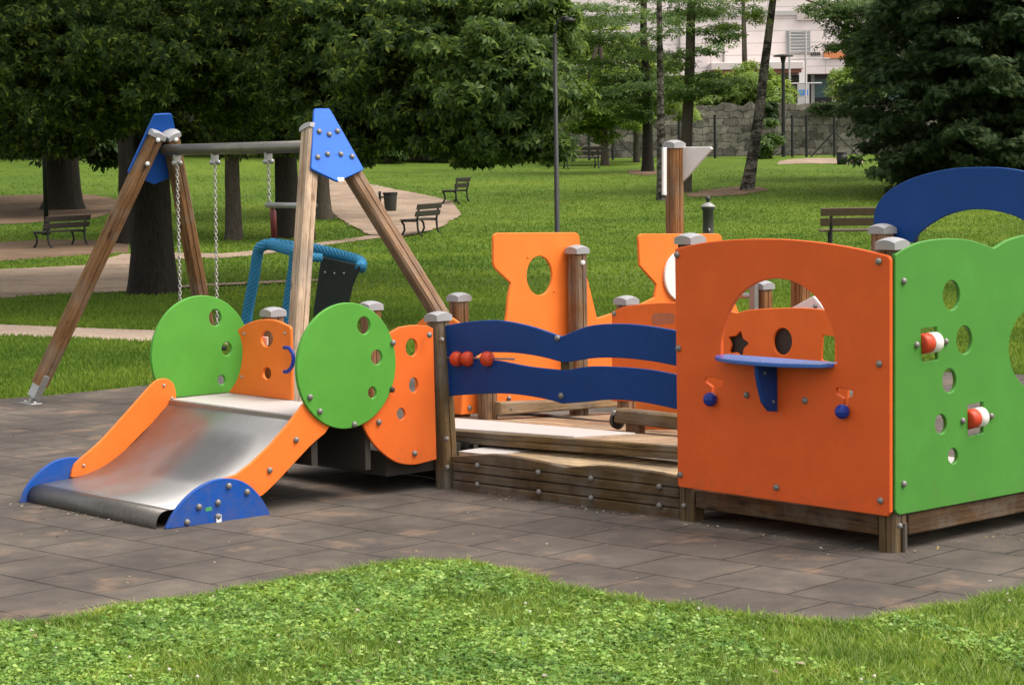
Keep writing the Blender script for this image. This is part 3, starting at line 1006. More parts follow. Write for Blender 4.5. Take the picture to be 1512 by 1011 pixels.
# slide chute: bent steel sheet
prof = [(-1.035, .470), (-1.06, .458), (-1.11, .418), (-1.2, .340), (-1.32, .250), (-1.43, .182), (-1.53, .140), (-1.63, .117), (-1.72, .106), (-1.82, .099), (-1.90, .093)]
for k in range(1, 9):
    a = math.pi / 2 * k / 8 * 1.25
    prof.append((-1.90 - .062 * math.sin(a), .093 - .062 * (1 - math.cos(a)) * 1.15))
prof2 = [tuple(p) for p in cat(prof, 3)]
def mat_chute():
    m, nt, out = new_mat('brushed_steel_chute')
    tc = nd(nt, 'ShaderNodeTexCoord')
    mp = nd(nt, 'ShaderNodeMapping'); mp.inputs['Rotation'].default_value = (0, 0, -TH); nt.links.new(tc.outputs['Object'], mp.inputs['Vector'])
    mp2 = nd(nt, 'ShaderNodeMapping'); mp2.inputs['Scale'].default_value = (.05, 1, .05); nt.links.new(mp.outputs[0], mp2.inputs['Vector'])
    n1 = noise(nt, 160, 4, .6, mp2.outputs[0]); n2 = noise(nt, 4, 4, .6, tc.outputs['Object'])
    c = mixc(nt, n1.outputs['Fac'], (.25, .25, .25, 1), (.38, .375, .37, 1))
    # darker oval: reflection of dark trees put into the steel, plus wear
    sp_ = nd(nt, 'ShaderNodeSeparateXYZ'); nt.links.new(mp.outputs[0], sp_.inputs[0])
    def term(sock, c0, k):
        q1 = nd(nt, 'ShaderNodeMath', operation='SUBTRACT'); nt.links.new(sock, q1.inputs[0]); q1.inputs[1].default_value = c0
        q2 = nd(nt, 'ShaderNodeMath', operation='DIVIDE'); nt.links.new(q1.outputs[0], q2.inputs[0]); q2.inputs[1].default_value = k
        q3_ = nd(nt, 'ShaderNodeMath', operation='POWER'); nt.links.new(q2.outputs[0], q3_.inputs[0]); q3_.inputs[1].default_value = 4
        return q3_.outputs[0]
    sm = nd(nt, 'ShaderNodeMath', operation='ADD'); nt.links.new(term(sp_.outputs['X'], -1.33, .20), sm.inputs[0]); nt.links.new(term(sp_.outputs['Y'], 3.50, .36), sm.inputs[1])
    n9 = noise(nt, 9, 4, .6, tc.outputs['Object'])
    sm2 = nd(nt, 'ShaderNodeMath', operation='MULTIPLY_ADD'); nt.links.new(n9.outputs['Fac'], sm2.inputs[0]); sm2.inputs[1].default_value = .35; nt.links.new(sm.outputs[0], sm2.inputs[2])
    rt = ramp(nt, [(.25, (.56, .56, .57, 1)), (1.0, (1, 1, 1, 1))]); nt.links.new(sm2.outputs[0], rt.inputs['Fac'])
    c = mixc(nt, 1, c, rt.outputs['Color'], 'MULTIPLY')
    b = nd(nt, 'ShaderNodeBsdfPrincipled'); nt.links.new(c, b.inputs['Base Color']); b.inputs['Metallic'].default_value = .8
    r = ramp(nt, [(.3, (.36, .36, .36, 1)), (.7, (.52, .52, .52, 1))]); nt.links.new(n2.outputs['Fac'], r.inputs['Fac']); nt.links.new(r.outputs['Color'], b.inputs['Roughness'])
    nt.links.new(bump(nt, n1.outputs['Fac'], .12, .003), b.inputs['Normal'])
    nt.links.new(b.outputs[0], out.inputs[0])
    return m


def sheet(name, pr, mat):
    vs = []; fs = []
    for (v_, z_) in pr:
        for u_ in (2.985, 4.258): vs.append(W(u_, v_, z_))
    for i in range(len(pr) - 1):
        fs.append((2 * i, 2 * i + 1, 2 * i + 3, 2 * i + 2))
    o = link_mesh(name, vs, fs, mat, PS, True)
    sol = bmesh.new(); sol.from_mesh(o.data)
    bmesh.ops.recalc_face_normals(sol, faces=sol.faces)
    bmesh.ops.solidify(sol, geom=sol.faces[:], thickness=.004); sol.to_mesh(o.data); sol.free()
    o.data.polygons.foreach_set('use_smooth', np.ones(len(o.data.polygons), bool))
    return o


kl = min(range(len(prof2)), key=lambda i: abs(prof2[i][0] + 1.885) if prof2[i][1] > .085 else 9)
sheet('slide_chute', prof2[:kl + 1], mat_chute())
sheet('slide_lip', prof2[kl:], mat_simple('worn_dark_reflect_steel', (.115, .108, .10, 1), .42, .75, .35, 25, .25))  # lip's reflection of dark ground, and dirt, put into the colour
# orange sides
plSL = planeV(4.245)
sl = [(105, 704), (106.5, 696)] + cat([(110, 686), (118, 678), (150, 650), (190, 606), (222, 570), (234, 560.5), (246, 559), (256, 566), (260, 578)], 4) + [(261.5, 602), (250, 606)] + cat([(250, 606), (222, 628), (190, 660), (160, 688), (135, 700), (108, 705)], 4)[1:]
so = board('slide_side', plSL, sl, [], .02, ORANGE, PS)
bolts(plSL, [(242, 569), (254, 588), (123.5, 687)], .009, so, STEEL)
plSR = planeV(2.962)
sr = [(330, 706), (350, 700), (372, 683), (400, 656), (425, 627), (447, 598), (470, 575)] + [(500, 590), (488, 628)] + cat([(480, 640), (462, 655), (440, 678), (415, 705), (398, 722), (388, 731)], 4) + [(360, 745), (330, 745)]
so2 = board('slide_side', plSR, sr, [], .02, ORANGE, PS)
bolts(plSR, [(437, 649), (398, 694)], .0165, so2)
# blue feet
plFR = planeV(2.94)
fr = [(246, 781)] + cat([(246, 778), (254, 762), (268, 742), (290, 722), (315, 709), (340, 706), (362, 712), (380, 727), (392, 744), (399.5, 759)], 4) + [(399, 762)]
ffr = board('slide_foot', plFR, fr, [], .022, BLUE, PS)
bolts(plFR, [(293.5, 748), (321.5, 741.5), (337.5, 717), (364.5, 726), (276, 770.5), (321.5, 762)], .0165, ffr)
MB().box(plFR.to3(plFR.px(325, 773), -.02), VV3, UV3, ZV, .02, .018, .004).box(plFR.to3(plFR.px(322, 768), -.006), VV3, UV3, ZV, .016, .004, .03).build('anchor_bracket', STICKER, ffr, bevel=.002)
board('sticker', plFR.off(-.001), rnd([(303, 750), (312, 747), (314, 753), (304, 755)], 2), [], .0012, STICKERG, ffr, .0002)
plFL = planeV(4.262)
fl = [(31, 744)] + cat([(31, 740), (38, 722), (52, 703), (72, 686), (92, 677), (112, 675), (135, 680), (160, 700), (180, 722)], 4) + [(182, 727)]
board('slide_foot', plFL, fl, [], .022, BLUE, PS)

# ================================================================== SWING
vt = 1.4
zb = 1.932
ulb, urb = 7.99, 6.17
SW = empty('swing_frame', W((ulb + urb) / 2, vt, 0))
tag(SW, 'timber A frame swing with blue gusset plates and steel top bar behind the slide', 'swing frame')
feet = {'lf': (8.66, .54), 'lb': (8.67, 2.27), 'rf': (5.27, .535), 'rb': (5.10, 2.262)}
tops = {'lf': (8.03, 1.345), 'lb': (8.02, 1.46), 'rf': (6.06, 1.345), 'rb': (6.06, 1.46)}
WLEGD = ('#4a3120', '#96704a'); WLEG_LIT = ('#8a705a', '#cdb49a')  # light on the front right leg is put into its paler wood
for k in ('lf', 'lb', 'rf', 'rb'):
    fu, fv = feet[k]; tu, tv = tops[k]
    base = W(fu, fv, .0); tp = W(tu, tv, 2.055)
    d = (tp - base) / np.linalg.norm(tp - base)
    w0 = base + d * .17; w1 = base + d * (np.linalg.norm(tp - base))
    cols = WLEG_LIT if k == 'rf' else ('#5c4637', '#a58568') if k == 'rb' else WLEGD
    lg = beam_post('leg', w0, w1, UV3, SW, mat_wood(d, *cols, key='leg'), .054)
    cap_on(w1, d, UV3, lg, .062)
    # galvanised shoe and ground plate
    MB().box(base + d * .16, d, np.cross(d, UV3) / np.linalg.norm(np.cross(d, UV3)), np.cross(d, np.cross(d, UV3)), .10, .03, .058).build('steel_shoe', STEEL, lg, bevel=.004)
    MB().tube([base + ZV * .004, base + d * .12], .024, 10).build('steel_shoe', STEEL_D, lg)
    MB().uvbox(fu - .10, fu + .10, fv - .05, fv + .05, .004, .014).build('ground_plate', STEEL, lg, bevel=.003)
    for du in (-.07, .07):
        bolt_at(W(fu + du, fv, .014), ZV, .016, lg, STEEL)
bar = MB().tube([W(ulb + .02, vt, zb), W(urb - .10, vt, zb)], .043, 16).build('top_bar', mat_simple('weathered_steel_bar', (.20, .19, .175, 1), .42, .8, .3, 12, .15), SW, True)
for side, (sx, outl, bl_) in {'r': (urb, [(464, 160), (487, 160), (538, 250), (499, 268), (459.5, 249)], [(471, 194.5), (486, 199), (498, 194), (469, 232.5), (483.5, 228), (503, 228), (519.5, 231.5)]),
                              'l': (ulb, [(229, 169), (254, 168), (263, 212), (259, 259), (228, 273), (189, 256)], [])}.items():
    f1 = W(*feet[side + 'f'], 0); f2 = W(*feet[side + 'b'], 0); t_ = W(sx, vt, 2.0)
    a = (f2 - f1); b = t_ - (f1 + f2) / 2
    pg = Plane(t_ + (UV3 * -.215 if side == 'r' else UV3 * .09), a, b)
    g = board('gusset_plate', pg, rnd(outl, 3, 2), [], .022, BLUE_LIT if side == 'r' else BLUE, SW)
    bolts(pg, bl_, .020, g)
    if side == 'r':
        board('sticker', pg.off(-.001), rnd([(498, 262), (508, 262), (508, 267), (500, 268)], 1), [], .0012, STICKER, g, .0002)
# visible bolts on the inner face of the left legs
for k, pts in (('lf', [(233, 207), (217.5, 242)]), ('lb', [(259.5, 206.5), (266, 241)])):
    fu, fv = feet[k]; tu, tv = tops[k]
    d = W(tu, tv, 2.055) - W(fu, fv, 0); d /= np.linalg.norm(d)
    pf = Plane(W(tu, tv, 2.055) - UV3 * .06, VV3, d)
    for x, y in pts:
        bolt_at(pf.to3(pf.px(x, y)), pf.n, .018, bar, STICKER)


def chain_mesh(p0, p1, link=.034, r=.0042):
    p0 = np.asarray(p0, float); p1 = np.asarray(p1, float)
    d = p1 - p0; L = np.linalg.norm(d); d /= L
    n = int(L / (link * .78)) + 1
    a0 = np.cross(d, [1, 0, 0]); a0 /= np.linalg.norm(a0); b0 = np.cross(d, a0)
    mb = MB()
    for i in range(n):
        c = p0 + d * (i + .5) * L / n
        s = a0 if i % 2 == 0 else b0
        o = b0 if i % 2 == 0 else a0
        vs = []; fs = []; N = 10; M = 5
        for k in range(N):
            t = 2 * math.pi * k / N
            ctr = c + d * math.cos(t) * link * .5 + s * math.sin(t) * link * .30
            rad = d * math.cos(t) + s * math.sin(t)
            for m in range(M):
                q = 2 * math.pi * m / M
                vs.append(ctr + r * (math.cos(q) * rad + math.sin(q) * o))
        for k in range(N):
            for m in range(M):
                fs.append((k * M + m, k * M + (m + 1) % M, ((k + 1) % N) * M + (m + 1) % M, ((k + 1) % N) * M + m))
        mb.add(vs, fs)
    return mb


plSwing = planeU(vt)
def bar_u(x): return plSwing.px(x, 225)[0]


def hanger(u, parent):
    MB().box(W(u, vt, zb - .065), UV3, VV3, ZV, .012, .03, .03).build('hanger', STEEL, parent, bevel=.003)
    for s in (-.045, .045):
        bolt_at(W(u, vt + s * .6, zb - .10), (CAMP - W(u, vt, zb)) / np.linalg.norm(CAMP - W(u, vt, zb)), .02, parent, STEEL)


uS = plSwing.a @ UV3
c1, c2 = bar_u(261) * uS, bar_u(317) * uS
FS = empty('flat_swing', W((c1 + c2) / 2, vt, .45))
tag(FS, 'flat swing seat on two long chains hanging behind the far green disc', 'swing')
zse = .46
for cu in (c1, c2):
    hanger(cu, FS)
    chain_mesh(W(cu, vt, zb - .10), W(cu + (-.02 if cu == c1 else .0), vt - .02, zse)).build('chain', CHAIN, FS, True)
seat_m = MB().uvbox(min(c1, c2) - .01, max(c1, c2) + .01, vt - .11, vt + .07, zse - .03, zse).build('seat', RUBBERSEAT, FS, bevel=.012, seg=2)

c3 = bar_u(396) * uS
c4 = c3 - .52
BS = empty('basket_swing', W((c3 + c4) / 2, vt, .6))
tag(BS, 'rope wrapped teal swing chair with dark green rubber back hanging from chains', 'swing chair')
zsp = plSwing.px(398, 303)[1]
for cu in (c3, c4):
    hanger(cu, BS)
    chain_mesh(W(cu, vt, zb - .10), W(cu, vt, zsp + .01)).build('chain', CHAIN, BS, True)
MB().tube([W(c3 + .03, vt, zsp), W(c4 - .03, vt, zsp)], .02, 12).build('spreader_bar', STEEL, BS, True)
ztop = plSwing.px(402, 356)[1]
for cu in (c3 - .03, c4 + .03):
    MB().tube([W(cu, vt, zsp - .02), W(cu - .01, vt, zsp - .05), W(cu - .02, vt, ztop + .02)], [.012, .024, .022], 12).build('chain_sleeve', MAROON, BS, True)


def resample(p3, step=.008):
    out = [p3[0]]
    for a, b in zip(p3[:-1], p3[1:]):
        L = np.linalg.norm(b - a); n = max(1, int(L / step))
        for k in range(1, n + 1): out.append(a + (b - a) * k / n)
    return out


def rope3(pts, r, name, parent):
    # Catmull-Rom in 3-D
    P = [np.asarray(p, float) for p in pts]; out = []
    for i in range(len(P) - 1):
        p1, p2 = P[i], P[i + 1]
        p0 = P[i - 1] if i else 2 * p1 - p2; p3 = P[i + 2] if i + 2 < len(P) else 2 * p2 - p1
        for k in range(5):
            t = k / 5
            out.append(.5 * ((2 * p1) + (-p0 + p2) * t + (2 * p0 - 5 * p1 + 4 * p2 - p3) * t * t + (-p0 + 3 * p1 - 3 * p2 + p3) * t ** 3))
    out.append(P[-1])
    mb = MB(); mb.tube(resample(out, .004), r, 40, True, 8, 190, .10)
    return mb.build(name, ROPE, parent, True)


plq = planeU(vt - .22)
def q3(x, y, d=0.0):
    p_ = plq.off(d)
    return p_.to3(p_.px(x, y))
rr_ = .037
rope3([q3(363, 482), q3(367, 452), q3(375, 410), q3(381, 372), q3(388, 363), q3(400, 361, .03), q3(418, 366, .02), q3(435, 371)], rr_, 'rope_frame', BS)
rope3([q3(436, 369, -.01), q3(433, 400), q3(427, 440), q3(421, 485)], rr_, 'rope_frame', BS)
rope3([q3(399, 359, .10), q3(440, 365, .22), q3(466, 368, .30), q3(500, 376, .38), q3(526, 383, .42), q3(534, 388, .41), q3(533, 396, .36)], rr_, 'rope_frame', BS)
rope3([q3(438, 372, .02), q3(458, 379, .10), q3(474, 381, .18)], rr_ * .8, 'rope_frame', BS)
pb = Plane(q3(500, 420, .30), UV3 * -1 + VV3 * .25, ZV)
bk = board('seat_back', pb, rnd([(474, 379), (532, 392), (520, 420), (514, 446), (506, 500), (460, 500), (463, 455)], 3, 2), [], .02, RUBBERSEAT, BS)
bolts(pb, [(480, 402), (494, 403.5), (508, 403.5)], .008, bk, STEEL)
MB().box(q3(440, 520, .2), UV3, VV3, ZV, .30, .24, .02).build('seat', RUBBERSEAT, BS, bevel=.012)

# ================================================================== GROUND
LAWN_COLS = [(.055, .110, .017, 1), (.080, .150, .023, 1), (.115, .200, .035, 1)]


def mat_lawn():
    m, nt, out = new_mat('lawn')
    tc = nd(nt, 'ShaderNodeTexCoord'); vec = tc.outputs['Object']
    n1 = noise(nt, .22, 4, .65, vec); n2 = noise(nt, 2.5, 6, .7, vec); n3 = noise(nt, 45, 4, .7, vec)
    r = ramp(nt, [(.30, (.066, .120, .018, 1)), (.5, (.105, .172, .025, 1)), (.72, (.155, .222, .036, 1))]); nt.links.new(n1.outputs['Fac'], r.inputs['Fac'])  # broad soft tree shade is put into the lawn tone as patches
    r2 = ramp(nt, [(.25, (.55, .62, .5, 1)), (.75, (1.2, 1.15, 1.1, 1))]); nt.links.new(n2.outputs['Fac'], r2.inputs['Fac'])
    c = mixc(nt, .8, r.outputs['Color'], r2.outputs['Color'], 'MULTIPLY')
    r3 = ramp(nt, [(.25, (.45, .5, .4, 1)), (.75, (1.3, 1.25, 1.1, 1))]); nt.links.new(n3.outputs['Fac'], r3.inputs['Fac'])
    c = mixc(nt, .7, c, r3.outputs['Color'], 'MULTIPLY')
    b = nd(nt, 'ShaderNodeBsdfPrincipled'); nt.links.new(c, b.inputs['Base Color'])
    b.inputs['Roughness'].default_value = .9; b.inputs['Specular IOR Level'].default_value = .1
    nt.links.new(bump(nt, n3.outputs['Fac'], .8, .04), b.inputs['Normal'])
    nt.links.new(b.outputs[0], out.inputs[0])
    return m


xs = np.concatenate([np.linspace(-420, -62, 24), np.arange(-60, 60.01, .75), np.linspace(62, 420, 24)])
ys = np.concatenate([np.linspace(-420, -8, 20), np.arange(-5, 130, .75), np.linspace(132, 420, 20)])
XX, YY = np.meshgrid(xs, ys, indexing='ij')
ZZ = terrain(XX, YY)
nx, ny = XX.shape
ii, jj = np.meshgrid(np.arange(nx - 1), np.arange(ny - 1), indexing='ij')
q = np.stack([ii * ny + jj, (ii + 1) * ny + jj, (ii + 1) * ny + jj + 1, ii * ny + jj + 1], -1).reshape(-1, 4)
lawn = fast_mesh('lawn', np.stack([XX, YY, ZZ], -1).reshape(-1, 3), q, mat_lawn(), smooth_sh=True)
tag(lawn, kind='structure')


def mat_rubber():
    m, nt, out = new_mat('rubber_tiles')
    tc = nd(nt, 'ShaderNodeTexCoord'); vec = tc.outputs['Object']
    # rows follow the seams seen in front of the slide
    ang = math.atan2(U2[1], U2[0]) + .085
    mp = nd(nt, 'ShaderNodeMapping', vector_type='TEXTURE')
    so = W(2.33, -2.19, 0)
    mp.inputs['Location'].default_value = (so[0], so[1], 0); mp.inputs['Rotation'].default_value = (0, 0, ang)
    nt.links.new(vec, mp.inputs['Vector'])
    wob = noise(nt, 2.2, 3, .5, vec)
    va = nd(nt, 'ShaderNodeVectorMath', operation='MULTIPLY_ADD')
    nt.links.new(wob.outputs['Color'], va.inputs[0]); va.inputs[1].default_value = (.022, .022, 0); nt.links.new(mp.outputs[0], va.inputs[2])
    bk = nd(nt, 'ShaderNodeTexBrick'); nt.links.new(va.outputs[0], bk.inputs['Vector'])
    bk.offset = .5; bk.squash = 1
    bk.inputs['Color1'].default_value = (.90, .90, .90, 1); bk.inputs['Color2'].default_value = (1.06, 1.06, 1.06, 1); bk.inputs['Mortar'].default_value = (.24, .235, .23, 1)
    bk.inputs['Scale'].default_value = 1.0; bk.inputs['Brick Width'].default_value = .456; bk.inputs['Row Height'].default_value = .456
    bk.inputs['Mortar Size'].default_value = .0062; bk.inputs['Mortar Smooth'].default_value = .35; bk.inputs['Bias'].default_value = 0
    n1 = noise(nt, 1.1, 5, .6, vec); n2 = noise(nt, 5.5, 6, .7, vec); n3 = noise(nt, 330, 3, .6, vec); n4 = noise(nt, 2.6, 4, .6, vec)
    r1 = ramp(nt, [(.28, (.062, .054, .048, 1)), (.52, (.102, .088, .077, 1)), (.72, (.165, .138, .115, 1))]); nt.links.new(n1.outputs['Fac'], r1.inputs['Fac'])
    c = mixc(nt, 1, r1.outputs['Color'], bk.outputs['Color'], 'MULTIPLY')
    r2 = ramp(nt, [(.35, (.72, .72, .73, 1)), (.7, (1.2, 1.17, 1.13, 1))]); nt.links.new(n2.outputs['Fac'], r2.inputs['Fac'])
    c = mixc(nt, .9, c, r2.outputs['Color'], 'MULTIPLY')
    r3 = ramp(nt, [(.32, (.55, .55, .55, 1)), (.55, (1, 1, 1, 1)), (.72, (1.9, 1.8, 1.7, 1))]); nt.links.new(n3.outputs['Fac'], r3.inputs['Fac'])
    c = mixc(nt, .8, c, r3.outputs['Color'], 'MULTIPLY')
    r4 = ramp(nt, [(.57, (0, 0, 0, 1)), (.72, (.65, .65, .65, 1))]); nt.links.new(n4.outputs['Fac'], r4.inputs['Fac'])
    c = mixc(nt, r4.outputs['Color'], c, (.25, .165, .115, 1))
    b = nd(nt, 'ShaderNodeBsdfPrincipled'); nt.links.new(c, b.inputs['Base Color'])
    b.inputs['Roughness'].default_value = .88; b.inputs['Specular IOR Level'].default_value = .25
    h = nd(nt, 'ShaderNodeMath', operation='SUBTRACT'); nt.links.new(n3.outputs['Fac'], h.inputs[0])
    mm = nd(nt, 'ShaderNodeMath', operation='MULTIPLY'); nt.links.new(bk.outputs['Fac'], mm.inputs[0]); mm.inputs[1].default_value = 3.0
    nt.links.new(mm.outputs[0], h.inputs[1])
    nt.links.new(bump(nt, h.outputs[0], .5, .004), b.inputs['Normal'])
    nt.links.new(b.outputs[0], out.inputs[0])
    return m


front_px = cat([(-140, 918), (0, 922), (80, 917), (170, 902), (300, 880), (400, 864), (480, 848), (560, 834), (630, 828), (700, 831), (760, 845), (830, 866), (930, 884), (1030, 898), (1150, 913), (1250, 920), (1330, 908), (1420, 892), (1512, 868), (1620, 835), (1750, 790)], 6)
_j = RNG.normal(0, 1, len(front_px)); _j = np.convolve(_j, np.ones(3) / 3, 'same')
front = [ground(x, y + 13 + 3.0 * j)[:2] for (x, y), j in zip(front_px, _j)]
back_px = cat([(-160, 604), (0, 590), (100, 582), (240, 567), (330, 556)], 5)
back = [ground(x, y)[:2] for x, y in back_px] + [np.array([0., 18.6]), np.array([3.0, 18.3]), np.array([5.6, 17.0]), np.array([7.2, 14.0])]
RUB = front + back[::-1]
pl0 = Plane(np.array([0, 0, .005]), np.array([1., 0, 0]), np.array([0, 1., 0]))
poly = [(p[0] if pl0.a[0] > 0 else -p[0], p[1]) for p in RUB]
rub = board2('rubber_paving', Plane(np.array([0, 0, .006]), np.array([1., 0, 0]), np.array([0, 1., 0])), poly, [], .03, mat_rubber(), None, .002)
tag(rub, kind='structure')

RUBA = np.array(RUB)


def inside(P, poly):
    x, y = P[:, 0], P[:, 1]
    c = np.zeros(len(P), bool)
    n = len(poly)
    for i in range(n):
        x1, y1 = poly[i - 1]; x2, y2 = poly[i]
        cond = ((y1 > y) != (y2 > y))
        with np.errstate(divide='ignore', invalid='ignore'):
            xi = (x2 - x1) * (y - y1) / (y2 - y1 + 1e-12) + x1
        c ^= cond & (x < xi)
    return c


def mat_path(name, c1, c2, c3):
    m, nt, out = new_mat(name)
    tc = nd(nt, 'ShaderNodeTexCoord'); vec = tc.outputs['Object']
    n1 = noise(nt, .9, 5, .65, vec); n2 = noise(nt, 14, 5, .7, vec)
    r = ramp(nt, [(.3, c1), (.5, c2), (.7, c3)]); nt.links.new(n1.outputs['Fac'], r.inputs['Fac'])
    r2 = ramp(nt, [(.3, (.75, .75, .75, 1)), (.7, (1.15, 1.15, 1.15, 1))]); nt.links.new(n2.outputs['Fac'], r2.inputs['Fac'])
    c = mixc(nt, 1, r.outputs['Color'], r2.outputs['Color'], 'MULTIPLY')
    b = nd(nt, 'ShaderNodeBsdfPrincipled'); nt.links.new(c, b.inputs['Base Color']); b.inputs['Roughness'].default_value = .95; b.inputs['Specular IOR Level'].default_value = .1
    nt.links.new(bump(nt, n2.outputs['Fac'], .4, .03), b.inputs['Normal'])
    nt.links.new(b.outputs[0], out.inputs[0])
    return m


MP_SAND = mat_path('sandy_path', (.20, .15, .11, 1), (.29, .22, .165, 1), (.36, .275, .205, 1))
MP_DIRT = mat_path('bare_earth', (.11, .075, .05, 1), (.14, .095, .062, 1), (.19, .13, .085, 1))
MP_CONC = mat_path('concrete_path', (.32, .25, .20, 1), (.37, .29, .23, 1), (.42, .33, .26, 1))
PATHS = []


def ribbon(name, A, B, mat, lift, nl=60, nw=8, jit=.03):
    """path lying on the terrain between two edges given as photo points"""
    def rs(px):
        P = np.array([ground(x, y)[:2] for x, y in px])
        L = np.concatenate([[0], np.cumsum(np.linalg.norm(np.diff(P, axis=0), axis=1))])
        t = np.linspace(0, L[-1], nl)
        return np.stack([np.interp(t, L, P[:, 0]), np.interp(t, L, P[:, 1])], 1)
    a = rs(A); b = rs(B)
    rg = np.random.default_rng(len(name) + nl)
    a += rg.normal(0, jit, a.shape); b += rg.normal(0, jit, b.shape)
    loop = np.concatenate([a, b[::-1]])
    PATHS.append(loop)
    # one flat outline, cut into strips that follow the slope of the lawn
    lp = clean([tuple(p) for p in loop])
    tri = tessellate_polygon([[Vector((x, y, 0)) for x, y in lp]])
    bm = bmesh.new()
    vv = [bm.verts.new((x, y, 0)) for x, y in lp]
    for t in tri:
        try: bm.faces.new([vv[i] for i in t])
        except ValueError: pass
    y0, y1 = loop[:, 1].min(), loop[:, 1].max()
    if y1 > 40:
        for yc in np.arange(max(40, y0) + .5, y1, 1.0):
            bmesh.ops.bisect_plane(bm, geom=bm.verts[:] + bm.edges[:] + bm.faces[:], plane_co=(0, yc, 0), plane_no=(0, 1, 0))
    bmesh.ops.triangulate(bm, faces=bm.faces[:])
    co_ = np.array([v.co[:] for v in bm.verts])
    zz = terrain(co_[:, 0], co_[:, 1]) + lift
    for v, z in zip(bm.verts, zz): v.co.z = z
    bm.normal_update()
    for f in bm.faces:
        if f.normal.z < 0: f.normal_flip()
    me = bpy.data.meshes.new(name); bm.to_mesh(me); bm.free(); me.materials.append(mat)
    o = bpy.data.objects.new(name, me); COL.objects.link(o)
    tag(o, kind='structure')
    return o


ribbon('path', [(-120, 474), (0, 480), (110, 485), (225, 489), (330, 493), (420, 497)], [(-120, 491), (0, 497), (110, 501), (225, 506), (330, 510), (420, 514)], MP_CONC, .012, 90, 5, .012)
ribbon('path', [(-140, 402), (-40, 400), (60, 396), (130, 392), (180, 376), (250, 374), (330, 375), (400, 368), (470, 359), (530, 351), (566, 345)], [(-140, 452), (-40, 445), (60, 437), (130, 434), (190, 431), (250, 384), (330, 382), (400, 375), (470, 364), (530, 356), (575, 350)], MP_SAND, .014, 120, 10, .03)
ribbon('path', [(190, 428), (260, 424), (330, 420), (400, 416.5), (474, 414)], [(190, 431), (260, 427), (330, 423), (400, 420), (474, 416.5)], MP_SAND, .024, 80, 4, .02)
ribbon('path', [(455, 262), (500, 266), (560, 276), (610, 286), (645, 293), (668, 299)], [(470, 300), (510, 330), (545, 348), (596, 351), (645, 339), (684, 318)], MP_SAND, .034, 90, 14, .05)
ribbon('bare_earth', [(-140, 362), (0, 358), (70, 354), (140, 355), (190, 362)], [(-140, 388), (0, 386), (60, 382), (130, 377), (190, 374)], MP_DIRT, .010, 70, 8, .04)
ribbon('bare_earth', [(-120, 296), (0, 290), (70, 287), (140, 288), (192, 300)], [(-120, 334), (0, 332), (70, 328), (140, 322), (192, 308)], MP_DIRT, .012, 60, 8, .06)
ribbon('bare_earth', [(1012, 287), (1050, 280), (1100, 275), (1126, 277)], [(1014, 292), (1050, 291), (1100, 288), (1128, 282)], MP_DIRT, .014, 50, 6, .08)
ribbon('bare_earth', [(930, 252), (955, 250), (980, 252)], [(930, 257), (955, 260), (980, 257)], MP_DIRT, .014, 30, 5, .08)
ribbon('bare_earth', [(1150, 238), (1190, 234), (1230, 234), (1275, 238)], [(1150, 243), (1190, 242), (1230, 242), (1275, 242)], MP_SAND, .014, 40, 6, .08)

# ------------------------------------------------------------------ grass blades and clover (stuff)
def blades(name, P, hmin, hmax, wid, mat, seed, lean=.55):
    rg = np.random.default_rng(seed)
    n = len(P)
    z0 = terrain(P[:, 0], P[:, 1])
    b = np.stack([P[:, 0], P[:, 1], z0], 1)
    h = rg.uniform(hmin, hmax, n); a = rg.uniform(0, 2 * np.pi, n); fa_ = rg.uniform(0, 2 * np.pi, n)
    ln = rg.uniform(.1, lean, n) * h
    d = np.stack([np.cos(a) * ln, np.sin(a) * ln, np.zeros(n)], 1)
    s = np.stack([np.cos(fa_), np.sin(fa_), np.zeros(n)], 1) * (wid * rg.uniform(.6, 1.3, n))[:, None]
    up = np.zeros((n, 3)); up[:, 2] = h
    m = b + d * .35 + up * .55; t = b + d * 1.3 + up * .95
    V = np.stack([b - s, b + s, m + s * .8, m - s * .8, t + s * .12, t - s * .12], 1).reshape(-1, 3)
    o = np.arange(n)[:, None] * 6
    Q = np.concatenate([o + np.array([[0, 1, 2, 3]]), o + np.array([[3, 2, 4, 5]])])
    ob = fast_mesh(name, V, Q, mat)
    tag(ob, kind='stuff')
    return ob


def keep(P, edge=.0):
    k = ~inside(P, RUBA)
    for pp in PATHS:
        k &= ~inside(P, pp)
    return P[k]


GRASS = mat_leaf('grass_blade', [(.060, .125, .014, 1), (.130, .240, .028, 1), (.205, .330, .050, 1), (.36, .42, .15, 1)], .38, .2, .5, patch=2.2)
GRASS_FAR = mat_leaf('lawn_blade', [(.070, .135, .018, 1), (.112, .195, .026, 1), (.165, .255, .040, 1)], .42, .1, .6, patch=.22)  # broad patches put soft tree shade into the far blades
CLOVER = mat_leaf('clover_leaf', [(.055, .135, .018, 1), (.125, .255, .036, 1), (.20, .36, .065, 1), (.34, .48, .14, 1)], .32, .35, .4, patch=2.6)


def frust(n, y0, y1, pad, rg):
    """uniform points on the ground inside the view wedge between two distances"""
    Y = np.sqrt(rg.uniform(y0 * y0, y1 * y1, n))
    X = rg.uniform(-1, 1, n) * (Y * 756 / F + pad)
    return np.stack([X, Y], 1)


